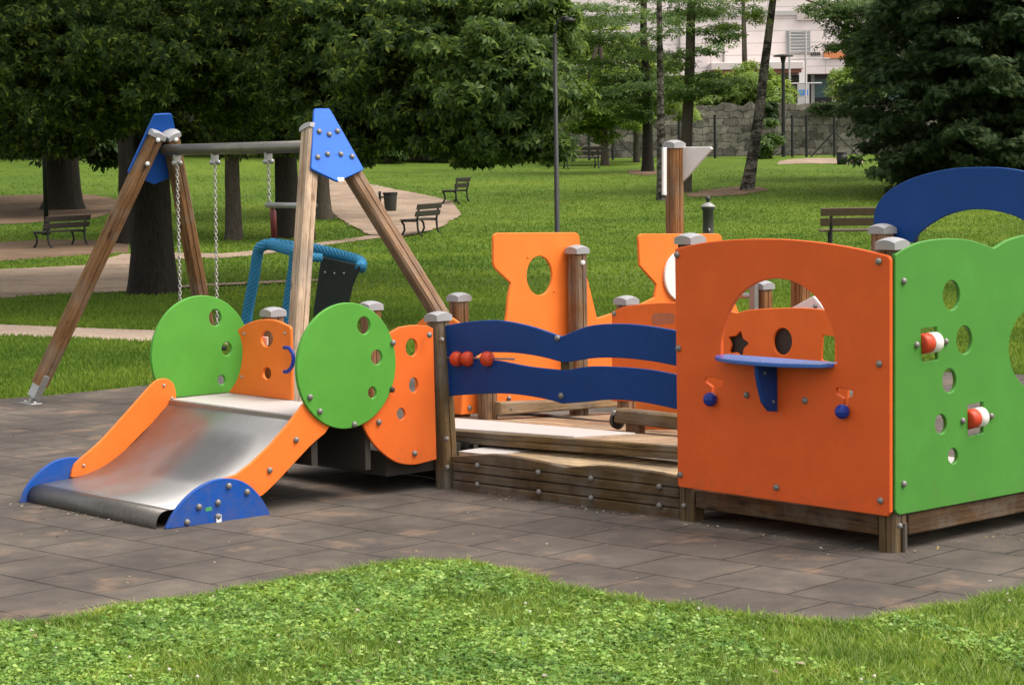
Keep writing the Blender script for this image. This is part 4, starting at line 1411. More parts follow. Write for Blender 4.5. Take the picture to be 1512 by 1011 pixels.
rg = np.random.default_rng(3)
P = keep(frust(290000, 6.9, 10.2, .95, rg))
dens = np.interp(P[:, 1], [6.9, 10], [1, .9])
blades('grass', P, .025, .062, .0032, GRASS, 11)
P = keep(frust(280000, 16.6, 32, 1.6, rg)); P = P[rg.uniform(0, 1, len(P)) < smooth(32, 26, P[:, 1])]
blades('grass', P, .025, .06, .0075, GRASS_FAR, 12)
P = keep(frust(240000, 25, 84, 3.0, rg)); P = P[rg.uniform(0, 1, len(P)) < smooth(25, 31, P[:, 1]) * smooth(84, 40, P[:, 1])]
blades('grass', P, .02, .06, .016, GRASS_FAR, 13)
# tufts hanging over the rubber edge
fr_ = np.array(front)
seg = rg.integers(0, len(fr_) - 1, 16000); tt = rg.uniform(0, 1, 16000)[:, None]
E_ = fr_[seg] * (1 - tt) + fr_[seg + 1] * tt
_cl = np.sin(E_[:, 0] * 11) + np.sin(E_[:, 0] * 27 + 1) + .8 * np.sin(E_[:, 0] * 53 + 2)
E_ = E_ + np.stack([rg.normal(0, .012, 16000), rg.normal(-.02, .024, 16000) + .014 * _cl], 1)
blades('grass', E_, .03, .068, .0032, GRASS, 14, .9)


def leaf_quads(P, nrm, L, wr, nl, spread, droop, rg, base=.0):
    """P (n,3) leaf positions, nrm (n,3) leaf plane normals; nl leaflets each one diamond quad"""
    n = len(P)
    r = rg.normal(size=(n, 3)); t = r - nrm * (r * nrm).sum(1)[:, None]
    t /= np.linalg.norm(t, axis=1)[:, None] + 1e-9
    b = np.cross(nrm, t)
    Vs = []
    for j in range(nl):
        a = (j / max(1, nl - 1) - .5) * spread if nl > 1 else 0
        if spread >= 6.2: a = j / nl * 2 * np.pi
        dr = t * math.cos(a) + b * math.sin(a); sd = -t * math.sin(a) + b * math.cos(a)
        ll = (L * (1 - .25 * abs(a) / math.pi * (spread < 6.2)))[:, None]
        dp = nrm * (-droop) * ll
        p0 = P + dr * ll * base
        p1 = P + dr * ll * .6 + sd * ll * wr + dp * .25
        p2 = P + dr * ll + dp
        p3 = P + dr * ll * .6 - sd * ll * wr + dp * .25
        Vs.append(np.stack([p0, p1, p2, p3], 1))
    V = np.stack(Vs, 1).reshape(-1, 3)
    Q = np.arange(len(V), dtype=np.int32).reshape(-1, 4)
    return V, Q


P = keep(frust(105000, 6.9, 10.0, .95, rg))
patch = np.sin(P[:, 0] * 3.1 + 1) * np.sin(P[:, 1] * 2.7) + .5 * np.sin(P[:, 0] * 7.3 + P[:, 1] * 5.1)
P = P[patch > -.35 + .85 * smooth(-.3, 2.0, P[:, 0]) + rg.normal(0, .4, len(P))]
nn_ = rg.normal(0, .35, (len(P), 3)); nn_[:, 2] = 1; nn_ /= np.linalg.norm(nn_, axis=1)[:, None]
P3_ = np.stack([P[:, 0], P[:, 1], rg.uniform(.02, .05, len(P))], 1)
V, Q = leaf_quads(P3_, nn_, rg.uniform(.012, .027, len(P)), .42, 3, 6.3, .15, rg)
tag(fast_mesh('clover', V, Q, CLOVER), kind='stuff')
# clover flower heads and fallen bits
P = keep(frust(150, 7.0, 9.9, .2, rg))[:26]
mb = MB()
for x, y in P:
    ball(mb, (x, y, .042), .0065, 6, 4)
tag(mb.build('clover_flower', mat_simple('clover_bloom', (.55, .52, .45, 1), .8), None), kind='stuff')
LITTER = mat_leaf('dry_leaf_bits', [(.20, .16, .11, 1), (.13, .085, .045, 1), (.34, .30, .25, 1), (.26, .20, .05, 1)], .1)
P = frust(900, 8.2, 15, .2, rg); P = P[inside(P, RUBA)][:190]
tl = rg.uniform(0, 1, 420)
LN = [(W(3.0, -.13, 0), W(1.3, .02, 0), 110), (W(1.25, .0, 0), W(-.05, .0, 0), 75), (W(-.1, .05, 0), W(-.1, 1.3, 0), 40), (W(2.9, -1.9, 0), W(4.3, -2.0, 0), 60)]
for a_, b_, n_ in LN:
    t_ = rg.uniform(0, 1, n_)[:, None]
    P = np.concatenate([P, (a_ * (1 - t_) + b_ * t_)[:, :2] + rg.normal(0, .035, (n_, 2)) - np.array([.01, .04])])
P3_ = np.stack([P[:, 0], P[:, 1], np.full(len(P), .012)], 1)
nn_ = rg.normal(0, .25, (len(P), 3)); nn_[:, 2] = 1; nn_ /= np.linalg.norm(nn_, axis=1)[:, None]
V, Q = leaf_quads(P3_, nn_, rg.uniform(.006, .022, len(P)) , .35, 1, 0, .1, rg)
tag(fast_mesh('leaf_litter', V, Q, LITTER), kind='stuff')
P = keep(frust(90, 7.0, 10, .2, rg))
P3_ = np.stack([P[:, 0], P[:, 1], np.full(len(P), .05)], 1)
nn_ = rg.normal(0, .35, (len(P), 3)); nn_[:, 2] = 1; nn_ /= np.linalg.norm(nn_, axis=1)[:, None]
V, Q = leaf_quads(P3_, nn_, rg.uniform(.018, .045, len(P)), .35, 1, 0, .2, rg)
tag(fast_mesh('dry_leaves', V, Q, LITTER), kind='stuff')

# ================================================================== PARK FURNITURE
def bench(base, direction, length, depth_dir, label, scale=1.0, slat=None, group='park benches on the lawn and paths'):
    """slatted bench: direction = along the seat, depth_dir = the way a sitter faces"""
    o = empty('park_bench', base); tag(o, label, 'bench', group)
    a = np.array([direction[0], direction[1], 0.]); a /= np.linalg.norm(a)
    d = np.array([depth_dir[0], depth_dir[1], 0.]); d = d - a * (d @ a); d /= np.linalg.norm(d)
    B = np.asarray(base, float); s = scale
    m = slat or BENCHW
    mb = MB()
    for k in range(4):
        mb.box(B + d * s * (.02 + .105 * k) + ZV * s * (.43 + .004 * k), a, d, ZV, length / 2, .045 * s, .016 * s)
    mb.build('seat', m, o, bevel=.006)
    mb = MB()
    for k, (z, b) in enumerate(((.60, -.085), (.79, -.135))):
        up = np.array(ZV) * .97 - d * .24; up /= np.linalg.norm(up); f = np.cross(a, up)
        mb.box(B + d * s * b + ZV * s * z, a, f, up, length / 2, .02 * s, .075 * s)
    mb.build('backrest', m, o, bevel=.006)
    for sd_ in (-1, 1):
        c = B + a * sd_ * (length / 2 - .2 * s)
        mb = MB()
        def P(x, z): return c + d * s * x + ZV * s * z
        mb.tube([P(-.20, 0), P(-.13, .04), P(-.07, .18), P(-.06, .34), P(-.055, .42), P(-.085, .62), P(-.135, .86)], .03 * s, 8)
        mb.tube([P(.44, 0), P(.37, .05), P(.31, .17), P(.33, .31), P(.40, .405)], .03 * s, 8)
        mb.tube([P(.40, .40), P(.2, .405), P(-.06, .40)], .02 * s, 8)
        mb.build('leg', IRON, o, True)
    return o


def facing(px0, px1):
    g0 = ground(*px0); g1 = ground(*px1)
    return g1[:2] - g0[:2]


g = ground(628, 347)
bench(g, (.30, 1), 1.75, (-1, .3), 'dark slatted bench beside the litter bin facing the path', .86)
g = ground(679, 300)
bench(g, (.22, 1), 1.7, (-1, .3), 'dark slatted bench at the far rounded end of the path', .86)
g = ground(96, 364)
bench(g, (.45, 1), 1.7, (-1, .45), 'dark slatted bench beneath the left tree next to a thin pole', .80)
g = ground(1290, 374)
bench(g, (1, -.06), 2.0, (-.05, 1), 'brown plank bench partly hidden by the blue arch', 1.0, BENCHW2)
g = ground(860, 249)
bench(g, (1, .3), 1.6, (-.4, 1), 'small far bench on the lawn edge in front of the stone wall', .95)

# litter bin
g = ground(577, 330)
o = empty('litter_bin', g); tag(o, 'dark grey litter bin on a post beside the curving path', 'litter bin')
B = np.asarray(g)
mb = MB(); mb.tube([B + ZV * .32, B + ZV * .36, B + ZV * .72, B + ZV * .74], [.13, .15, .175, .18], 16); mb.build('bin_body', LAMPIRON, o, True)
MB().tube([B + ZV * .74, B + ZV * .80], [.19, .19], 16).build('rim', IRON, o)
MB().tube([B + R_ for R_ in (np.array([-.27, 0, 0]), np.array([-.27, 0, .83]))], .035, 10).build('post', IRON, o)
MB().box(B + np.array([-.2, 0, .68]), (1, 0, 0), (0, 1, 0), ZV, .07, .02, .02).build('bracket', IRON, o)

# lamp post
g = at_depth(823.5, 400, 22.6); g[2] = 0
o = empty('lamp_post', g); tag(o, 'slim dark green lamp post with curved arm rising behind the ship board', 'lamp post')
B = np.asarray(g); dz = np.array([-.0205 * 0, 0, 1.])
MB().tube([B, B + ZV * .6, B + ZV * .62, B + ZV * 3.12], [.042, .042, .028, .022], 14).build('pole', IRON, o, True)
MB().tube([B + ZV * .0, B + ZV * .10, B + ZV * .13], [.08, .08, .05], 14).build('pole_base', LAMPIRON, o, True)
MB().tube([B + np.array(q) for q in ((0, 0, 3.08), (.01, 0, 3.18), (.04, 0, 3.25), (.09, -.01, 3.29), (.15, -.02, 3.27))], .012, 10).build('arm', IRON, o, True)
MB().tube([B + np.array((.15, -.02, 3.285)), B + np.array((.15, -.02, 3.26)), B + np.array((.15, -.02, 3.24))], [.02, .06, .065], 16).build('lamp_shade', IRON, o, True)
g = ground(69, 347)
o = empty('lamp_post', g); tag(o, 'thin black pole standing next to the bench under the left tree', 'pole')
B = np.asarray(g)
MB().tube([B, B + ZV * 5.2], [.06, .045], 12).build('pole', IRON, o, True)
MB().tube([B, B + ZV * .25], [.10, .09], 12).build('pole_base', IRON, o, True)

# cast iron drinking fountain
g = ground(1046, 382)
o = empty('drinking_fountain', g); tag(o, 'dark cast iron drinking fountain pillar with grey cap and finial', 'fountain')
B = np.asarray(g); k = 40 / 3200
hz_ = (382 - 307) * k
MB().tube([B, B + ZV * .10, B + ZV * .13, B + ZV * .18, B + ZV * .20, B + ZV * (hz_ - .06), B + ZV * (hz_ - .04), B + ZV * hz_], [.17, .17, .14, .14, .102, .098, .12, .12], 20).build('pillar', LAMPIRON, o, True)
MB().tube([B + ZV * hz_, B + ZV * (hz_ + .02), B + ZV * (hz_ + .06), B + ZV * (hz_ + .09)], [.135, .135, .08, .03], 20).build('pillar_cap', CAP, o, True)
MB().tube([B + ZV * (hz_ + .08), B + ZV * (hz_ + .12), B + ZV * (hz_ + .15), B + ZV * (hz_ + .19), B + ZV * (hz_ + .215)], [.025, .03, .055, .035, .006], 14).build('finial', LAMPIRON, o, True)
MB().tube([B + ZV * .55 + np.array((0, -.1, 0)), B + ZV * .55 + np.array((0, -.19, -.01)), B + ZV * .50 + np.array((0, -.21, 0))], .016, 8).build('spout', STEEL_D, o, True)

# ================================================================== WALL, FENCE, BUILDING BEYOND THE PARK
def mat_stone():
    m, nt, out = new_mat('rough_stone_wall')
    tc = nd(nt, 'ShaderNodeTexCoord')
    mp = nd(nt, 'ShaderNodeMapping'); mp.inputs['Rotation'].default_value = (math.radians(90), 0, 0)
    nt.links.new(tc.outputs['Object'], mp.inputs['Vector'])
    n0 = noise(nt, 1.9, 4, .6, tc.outputs['Object'])
    va = nd(nt, 'ShaderNodeVectorMath', operation='MULTIPLY_ADD'); nt.links.new(n0.outputs['Color'], va.inputs[0]); va.inputs[1].default_value = (.55, .55, .22); nt.links.new(mp.outputs[0], va.inputs[2])
    bk = nd(nt, 'ShaderNodeTexBrick'); nt.links.new(va.outputs[0], bk.inputs['Vector'])
    bk.inputs['Color1'].default_value = (.105, .098, .085, 1); bk.inputs['Color2'].default_value = (.25, .23, .20, 1); bk.inputs['Mortar'].default_value = (.085, .085, .072, 1)
    bk.inputs['Scale'].default_value = 1; bk.inputs['Brick Width'].default_value = .62; bk.inputs['Row Height'].default_value = .33; bk.inputs['Mortar Size'].default_value = .022; bk.inputs['Mortar Smooth'].default_value = .8
    n1 = noise(nt, 1.5, 8, .78, tc.outputs['Object'])
    r = ramp(nt, [(.36, (.25, .28, .21, 1)), (.50, (.85, .85, .82, 1)), (.72, (1.4, 1.36, 1.3, 1))]); nt.links.new(n1.outputs['Fac'], r.inputs['Fac'])
    c = mixc(nt, 1, bk.outputs['Color'], r.outputs['Color'], 'MULTIPLY')
    b = nd(nt, 'ShaderNodeBsdfPrincipled'); nt.links.new(c, b.inputs['Base Color']); b.inputs['Roughness'].default_value = .95
    h = nd(nt, 'ShaderNodeMath', operation='SUBTRACT'); nt.links.new(n1.outputs['Fac'], h.inputs[0]); nt.links.new(bk.outputs['Fac'], h.inputs[1])
    nt.links.new(bump(nt, h.outputs[0], .9, .08), b.inputs['Normal'])
    nt.links.new(b.outputs[0], out.inputs[0])
    return m


YW = 94.0
def xw(px, Y): return at_depth(px, 200, Y)[0]
zwt = at_depth(1150, 152, YW)[2]
gw_ = float(terrain(8, YW)) - .3
wallL, wallR = xw(470, YW), xw(1640, YW)
rgw = np.random.default_rng(5)
xs_ = np.linspace(wallL, wallR, 120)
tops_ = zwt + np.cumsum(rgw.normal(0, .02, 120)) * .3 + rgw.normal(0, .05, 120)
vs = []; fs = []
for x, z in zip(xs_, tops_):
    vs += [(x, YW, gw_), (x, YW + .1, z), (x, YW + .7, z + rgw.normal(0, .03)), (x, YW + .75, gw_)]
for i in range(len(xs_) - 1):
    for k in range(4):
        a = i * 4 + k; b = i * 4 + (k + 1) % 4
        fs.append((a, b, b + 4, a + 4))
fs += [(3, 2, 1, 0), tuple(len(vs) - 4 + k for k in range(4))]
mb = MB(); mb.add(vs, fs)
wall = mb.build('stone_wall', mat_stone(), None, origin=np.array([(wallL + wallR) / 2, YW, gw_]))
tag(wall, 'long rough grey stone retaining wall at the far edge of the lawn', 'wall')
# raised street behind the wall
st_ = MB().box(((wallL + wallR) / 2, YW + .8 + 45, zwt - 1.3), (1, 0, 0), (0, 1, 0), ZV, (wallR - wallL) / 2 + 25, 45, 1.2).build('street', mat_path('street_asphalt', (.10, .095, .09, 1), (.13, .125, .12, 1), (.16, .155, .15, 1)), None)
tag(st_, kind='structure')
zst = zwt - .1


def mat_facade():
    m, nt, out = new_mat('pink_white_cladding')
    tc = nd(nt, 'ShaderNodeTexCoord')
    mp = nd(nt, 'ShaderNodeMapping'); mp.inputs['Rotation'].default_value = (math.radians(90), 0, 0); nt.links.new(tc.outputs['Object'], mp.inputs['Vector'])
    bk = nd(nt, 'ShaderNodeTexBrick'); nt.links.new(mp.outputs[0], bk.inputs['Vector']); bk.offset = 0
    bk.inputs['Color1'].default_value = (.78, .70, .69, 1); bk.inputs['Color2'].default_value = (.74, .66, .65, 1); bk.inputs['Mortar'].default_value = (.50, .44, .43, 1)
    bk.inputs['Scale'].default_value = 1; bk.inputs['Brick Width'].default_value = 3.0; bk.inputs['Row Height'].default_value = .62; bk.inputs['Mortar Size'].default_value = .025; bk.inputs['Mortar Smooth'].default_value = .2
    n1 = noise(nt, .7, 4, .6, tc.outputs['Object'])
    r = ramp(nt, [(.3, (.9, .9, .9, 1)), (.7, (1.05, 1.05, 1.05, 1))]); nt.links.new(n1.outputs['Fac'], r.inputs['Fac'])
    c = mixc(nt, 1, bk.outputs['Color'], r.outputs['Color'], 'MULTIPLY')
    b = nd(nt, 'ShaderNodeBsdfPrincipled'); nt.links.new(c, b.inputs['Base Color']); b.inputs['Roughness'].default_value = .7
    nt.links.new(b.outputs[0], out.inputs[0])
    return m


YB = 114.0
def bx(px, py, Y=YB): p = at_depth(px, py, Y); return p[0], p[2]
BL = empty('building', (xw(1050, YB), YB, zst)); tag(BL, 'pinkish white clad building with dark shop front above the stone wall', 'building')
xl_, xr_ = xw(560, YB), xw(1700, YB)
z1 = bx(1150, 110)[1]
MB().box(((xl_ + xr_) / 2, YB + 6, (z1 + 22) / 2), (1, 0, 0), (0, 1, 0), ZV, (xr_ - xl_) / 2, 6, (22 - z1) / 2).build('upper_wall', mat_facade(), BL)
GLASSD = mat_simple('dark_shop_glass', (.022, .026, .028, 1), .12, 0, .3, 1.5, .02, .5)
MB().box(((xl_ + xr_) / 2, YB + 7, (z1 + zst) / 2), (1, 0, 0), (0, 1, 0), ZV, (xr_ - xl_) / 2 - .1, 5.5, (z1 - zst) / 2 - .003).build('shop_front', GLASSD, BL)
FRAME = mat_simple('pale_frame', (.45, .44, .43, 1), .5)
for px_ in (842, 905, 975, 1040, 1092, 1205, 1236, 1300, 1380, 1460):
    x = bx(px_, 130)[0]
    MB().box((x, YB + 1.35, (z1 + zst) / 2), (1, 0, 0), (0, 1, 0), ZV, .09, .12, (z1 - zst) / 2 - .01).build('mullion', FRAME, BL)
TEALG = mat_simple('teal_window_glass', (.06, .13, .14, 1), .15, 0, .3, 2, .02, .5)
for (a_, b_, ya, yb) in ((1207, 1235, 116, 143), (845, 880, 130, 155), (1300, 1372, 118, 146)):
    xa, za = bx(a_, ya); xb, zb_ = bx(b_, yb)
    MB().box(((xa + xb) / 2, YB + 1.40, (za + zb_) / 2), (1, 0, 0), (0, 1, 0), ZV, (xb - xa) / 2, .06, (za - zb_) / 2).build('shop_window', TEALG, BL)
# louvred window
xa, za = bx(1161, 46); xb, zb_ = bx(1196, 79)
wn = MB().box(((xa + xb) / 2, YB - .04, (za + zb_) / 2), (1, 0, 0), (0, 1, 0), ZV, (xb - xa) / 2, .06, (za - zb_) / 2).build('window', mat_simple('grey_window_frame', (.30, .31, .33, 1), .5), BL)
mb = MB()
for k in range(7):
    z = zb_ + (za - zb_) * (k + .5) / 7
    mb.box(((xa + xb) / 2, YB - .12, z), (1, 0, 0), (0, .8, .6), (0, -.6, .8), (xb - xa) / 2 - .09, .015, (za - zb_) / 18)
mb.build('louvre', mat_simple('pale_louvre', (.50, .50, .50, 1), .5), wn)
xa, za = bx(1176, 13); xb, zb_ = bx(1213, 30)
MB().box(((xa + xb) / 2, YB - .05, (za + zb_) / 2), (1, 0, 0), (0, 1, 0), ZV, (xb - xa) / 2, .07, (za - zb_) / 2).build('window', mat_simple('pale_blind', (.50, .44, .42, 1), .6), BL)
# canopy over the shop front, orange sign band, awning on the left
xa, za = bx(1045, 95); xb, zb_ = bx(1180, 104)
MB().box(((xa + xb) / 2, YB - .9, (za + zb_) / 2), (1, 0, 0), (0, 1, 0), ZV, (xb - xa) / 2, .9, (za - zb_) / 2).build('canopy', mat_simple('pale_canopy', (.62, .56, .54, 1), .6), BL, bevel=.03)
MB().box(((xa + xb) / 2, YB - .88, zb_ - .10), (1, 0, 0), (0, 1, 0), ZV, (xb - xa) / 2 - .1, .8, .09).build('canopy_soffit', mat_simple('red_brown_soffit', (.22, .085, .05, 1), .7), BL)
xa, za = bx(1216, 77); xb, zb_ = bx(1258, 86)
MB().box(((xa + xb) / 2, YB - .08, (za + zb_) / 2), (1, 0, 0), (0, 1, 0), ZV, (xb - xa) / 2, .08, (za - zb_) / 2).build('sign_board', mat_simple('orange_sign', (.62, .22, .09, 1), .5), BL)
mb = MB()
for k in range(5):
    x = bx(1198 + 3.0 * k, 80)[0]; z = bx(1198, 80)[1]
    mb.box((x, YB - .03, z), (1, 0, 0), (0, 1, 0), ZV, .035, .03, .09).box((x + .03, YB - .035, z + (.05 if k % 2 else -.05)), (1, 0, 0), (0, 1, 0), ZV, .03, .03, .02)
mb.build('lettering', mat_simple('dark_letters', (.08, .07, .07, 1), .5), BL)
xa, za = bx(838, 112); xb, zb_ = bx(900, 128)
MB().box(((xa + xb) / 2, YB - .7, (za + zb_) / 2), (1, 0, 0), (0, .8, .6), (0, -.6, .8), (xb - xa) / 2, .9, .05).build('awning', mat_simple('grey_awning', (.48, .46, .44, 1), .6), BL)
for px_ in (1003, 1068):
    xa, za = bx(px_, 30); MB().tube([(xa, YB - .08, z1), (xa, YB - .08, 20)], .05, 8).build('drain_pipe', STEEL_D, BL)
# string course
MB().box(((xl_ + xr_) / 2, YB - .05, bx(1150, 20)[1]), (1, 0, 0), (0, 1, 0), ZV, (xr_ - xl_) / 2, .06, .12).build('string_course', FRAME, BL)

# advertising stand outside the shop
pA_ = at_depth(1186, 149, YB - 4); pA_[2] = zst
o = empty('poster_stand', pA_); tag(o, 'white and blue poster stand before the dark shop front', 'poster stand')
MB().box(pA_ + ZV * .75, (1, 0, 0), (0, 1, 0), ZV, .30, .05, .72).build('board', FRAME, o, bevel=.02)
MB().box(pA_ + np.array((0, -.056, 1.0)), (1, 0, 0), (0, 1, 0), ZV, .25, .005, .14).build('poster', mat_simple('blue_poster', (.06, .22, .62, 1), .5), o)
MB().box(pA_ + np.array((0, 0, 1.75)), (1, 0, 0), (0, 1, 0), ZV, .2, .04, .25).build('poster_top', WHITEP, o)
# two pale poles of a frame
for i, px_ in enumerate((1166, 1190)):
    p = at_depth(px_, 150, YB - 6); p[2] = zst
    zz_ = at_depth(px_, 46, YB - 6)[2]
    o = empty('steel_pole', p)
    tag(o, 'pale steel pole before the shop front, %s' % ('left of the pair below the louvred window' if i == 0 else 'right of the pair below the louvred window'), 'pole')
    MB().tube([p, p + ZV * (zz_ - zst)], .05, 8).build('pole', FRAME, o)
    MB().tube([p, p + ZV * .1], [.22, .12], 10).build('pole_base', FRAME, o)
    if i == 0:
        for hz2, ln in ((1.4, 1.6), (2.6, 2.0)):
            MB().tube([p + ZV * hz2, p + ZV * hz2 + np.array((ln, 0, 0))], .035, 8).build('cross_rail', FRAME, o)
# street lamp with flat head in front of the wall
p = at_depth(1157, 246, YW - 2.5); p[2] = float(terrain(p[0], p[1]))
zt_ = at_depth(1155, 84, YW - 2.5)[2]
o = empty('street_lamp', p); tag(o, 'dark street lamp with a flat disc head before the stone wall', 'street lamp')
MB().tube([p, p + ZV * (zt_ - p[2] - .25)], [.09, .07], 10).build('pole', IRON, o)
MB().tube([p + ZV * (zt_ - p[2] - .25), p + ZV * (zt_ - p[2])], [.08, .13], 10).build('collar', IRON, o)
MB().tube([p + ZV * (zt_ - p[2]), p + ZV * (zt_ - p[2] + .05), p + ZV * (zt_ - p[2] + .10)], [.42, .42, .2], 16).build('lamp_shade', LAMPIRON, o)

# wire fence along the lawn edge
YF = 90.5
fp_ = [(870, 0), (905, 1), (1003, 0), (1056, 0), (1170, 0), (1191, 0), (1232, 1), (1276, 0), (1312, 0), (1345, 0), (1400, 0), (1460, 0), (1520, 0)]
p0_ = at_depth(1170, 246, YF); p0_[2] = float(terrain(p0_[0], YF))
FN = empty('wire_fence', p0_); tag(FN, 'dark wire mesh fence with braced posts in front of the stone wall', 'fence')
prev = None; wires = MB()
for px_, br in fp_:
    p = at_depth(px_, 246, YF); p[2] = float(terrain(p[0], YF)) - .05
    hh = at_depth(px_, 170, YF)[2] - p[2]
    MB().tube([p, p + ZV * hh], .055, 8).build('post', IRON, FN)
    if br:
        for s_ in (-1, 1):
            MB().tube([p + ZV * hh * .62, p + np.array((s_ * 1.05, -.1, 0))], .035, 6).build('brace', IRON, FN)
    if prev is not None:
        for zz_ in (.15, .75, 1.35, hh - .1):
            wires.tube([prev + ZV * zz_, p + ZV * zz_], .006, 4)
        n_ = int((p[0] - prev[0]) / .12)
        for k in range(1, n_):
            q = prev + (p - prev) * k / n_
            wires.tube([q + ZV * .1, q + ZV * (hh - .1)], .0022, 3, False)
    prev = p
wires.build('wire_mesh', IRON, FN)
# small bin by the fence
g = ground(1243, 243)
o = empty('litter_bin', g); tag(o, 'small dark bin standing at the foot of the wire fence', 'litter bin')
MB().tube([g, g + ZV * .05, g + ZV * .42], [.16, .18, .20], 14).build('bin_body', IRON, o, True)
MB().tube([g + ZV * .42, g + ZV * .46], [.215, .215], 14).build('rim', LAMPIRON, o)

# ================================================================== TREES
BARK_D = mat_bark('dark_bark', (.012, .011, .009, 1), (.050, .044, .036, 1))
BARK_M = mat_bark('grey_brown_bark', (.040, .032, .025, 1), (.125, .105, .085, 1))
BARK_B = mat_bark('birch_bark', (.030, .026, .022, 1), (.30, .27, .24, 1), 5, True)
LEAF_CH = mat_leaf('chestnut_leaf', [(.022, .048, .014, 1), (.036, .072, .019, 1), (.054, .100, .024, 1), (.076, .130, .028, 1), (.24, .31, .055, 1)], .46, .2, .5)  # brightest tone puts the look of backlit leaves into the colour
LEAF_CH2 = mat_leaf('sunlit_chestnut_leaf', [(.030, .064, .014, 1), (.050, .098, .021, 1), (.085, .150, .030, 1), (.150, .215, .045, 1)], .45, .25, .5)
LEAF_DK = mat_leaf('dark_leaf', [(.020, .044, .012, 1), (.032, .064, .017, 1), (.050, .092, .023, 1)], .38, .2, .5)
LEAF_BR = mat_leaf('bright_leaf', [(.085, .155, .022, 1), (.140, .230, .034, 1), (.225, .320, .055, 1)], .48, .35, .45)
LEAF_MID = mat_leaf('mid_green_leaf', [(.036, .080, .018, 1), (.066, .130, .027, 1), (.125, .205, .042, 1)], .45, .35, .45)
NEEDLE = mat_leaf('conifer_needle', [(.024, .050, .022, 1), (.036, .068, .027, 1), (.052, .090, .034, 1), (.090, .108, .045, 1)], .36, .12, .65)


def trunk_mesh(path, radii, seed, n=14, flare=.5, fh=.8):
    """knobbly tapered trunk with a root flare"""
    rg = np.random.default_rng(seed)
    P = np.array(path, float)
    L = np.concatenate([[0], np.cumsum(np.linalg.norm(np.diff(P, axis=0), axis=1))])
    m = max(10, int(L[-1] / .35))
    t = np.linspace(0, L[-1], m)
    C = np.stack([np.interp(t, L, P[:, i]) for i in range(3)], 1)
    Rr_ = np.interp(t, L, radii)
    C[2:-1, :2] += rg.normal(0, .015, (m - 3, 2)) * Rr_[2:-1, None]
    ph = rg.uniform(0, 6.28, 5)
    mb = MB(); vs = []; fs = []
    for i in range(m):
        fl = 1 + flare * math.exp(-t[i] / fh * 2.2)
        for k in range(n):
            a = 2 * math.pi * k / n
            lob = 1 + .06 * math.sin(3 * a + ph[0] + t[i] * .3) + .04 * math.sin(5 * a + ph[1]) + flare * .28 * math.exp(-t[i] / fh * 2.5) * math.sin(4 * a + ph[2]) + rg.normal(0, .015)
            r = Rr_[i] * fl * lob
            vs.append((C[i, 0] + r * math.cos(a), C[i, 1] + r * math.sin(a), C[i, 2]))
    for i in range(m - 1):
        for k in range(n):
            fs.append((i * n + k, i * n + (k + 1) % n, (i + 1) * n + (k + 1) % n, (i + 1) * n + k))
    fs.append(tuple((m - 1) * n + k for k in range(n)))
    mb.add(vs, fs)
    return mb


def limb(mb, p0, p1, r0, r1, sag, rg):
    p0 = np.asarray(p0, float); p1 = np.asarray(p1, float)
    pts = []
    for k in range(7):
        t = k / 6
        p = p0 + (p1 - p0) * t + ZV * sag * math.sin(math.pi * t) + rg.normal(0, .03, 3) * np.linalg.norm(p1 - p0) * (0 < k < 6)
        pts.append(p)
    mb.tube(pts, [r0 + (r1 - r0) * k / 6 for k in range(7)], 8)


def crown(name, parent, blobs, mat, size, nl, spread, wr, droop, seed, clump=.30, upness=.8, base=.0, shell=.45):
    """blobs: (centre, (rx, ry, rz), number of leaves); leaves gather in clumps through the volume"""
    rg = np.random.default_rng(seed)
    PP = []; NN = []
    for c, r, n in blobs:
        c = np.asarray(c, float); r = np.asarray(r, float)
        nc = max(5, int(n / 55))
        d = rg.normal(size=(nc, 3)); d /= np.linalg.norm(d, axis=1)[:, None]
        rad = rg.uniform(0, 1, nc) ** shell
        cc = d * rad[:, None]
        pick = rg.integers(0, nc, n)
        g_ = rg.normal(size=(n, 3)); g_ /= np.linalg.norm(g_, axis=1)[:, None]
        q = cc[pick] + g_ * (rg.uniform(0, 1, n) ** .5)[:, None] * clump * np.array([1.15, 1.15, .62])
        PP.append(c + q * r)
        nv = q * np.array([.5, .5, .3]) + rg.normal(0, .38, (n, 3)); nv[:, 2] += upness
        NN.append(nv / np.linalg.norm(nv, axis=1)[:, None])
    P = np.concatenate(PP); N = np.concatenate(NN)
    V, Q = leaf_quads(P, N, size * rg.uniform(.7, 1.25, len(P)), wr, nl, spread, droop, rg, base)
    return fast_mesh(name, V, Q, mat, parent)


def pb(px, py, Y, rxp, rzp, n, ry=None):
    """blob centred on a photo point at distance Y with radii given in photo pixels"""
    k = Y / F
    return (at_depth(px, py, Y), (rxp * k, ry if ry else rxp * k, rzp * k), n)


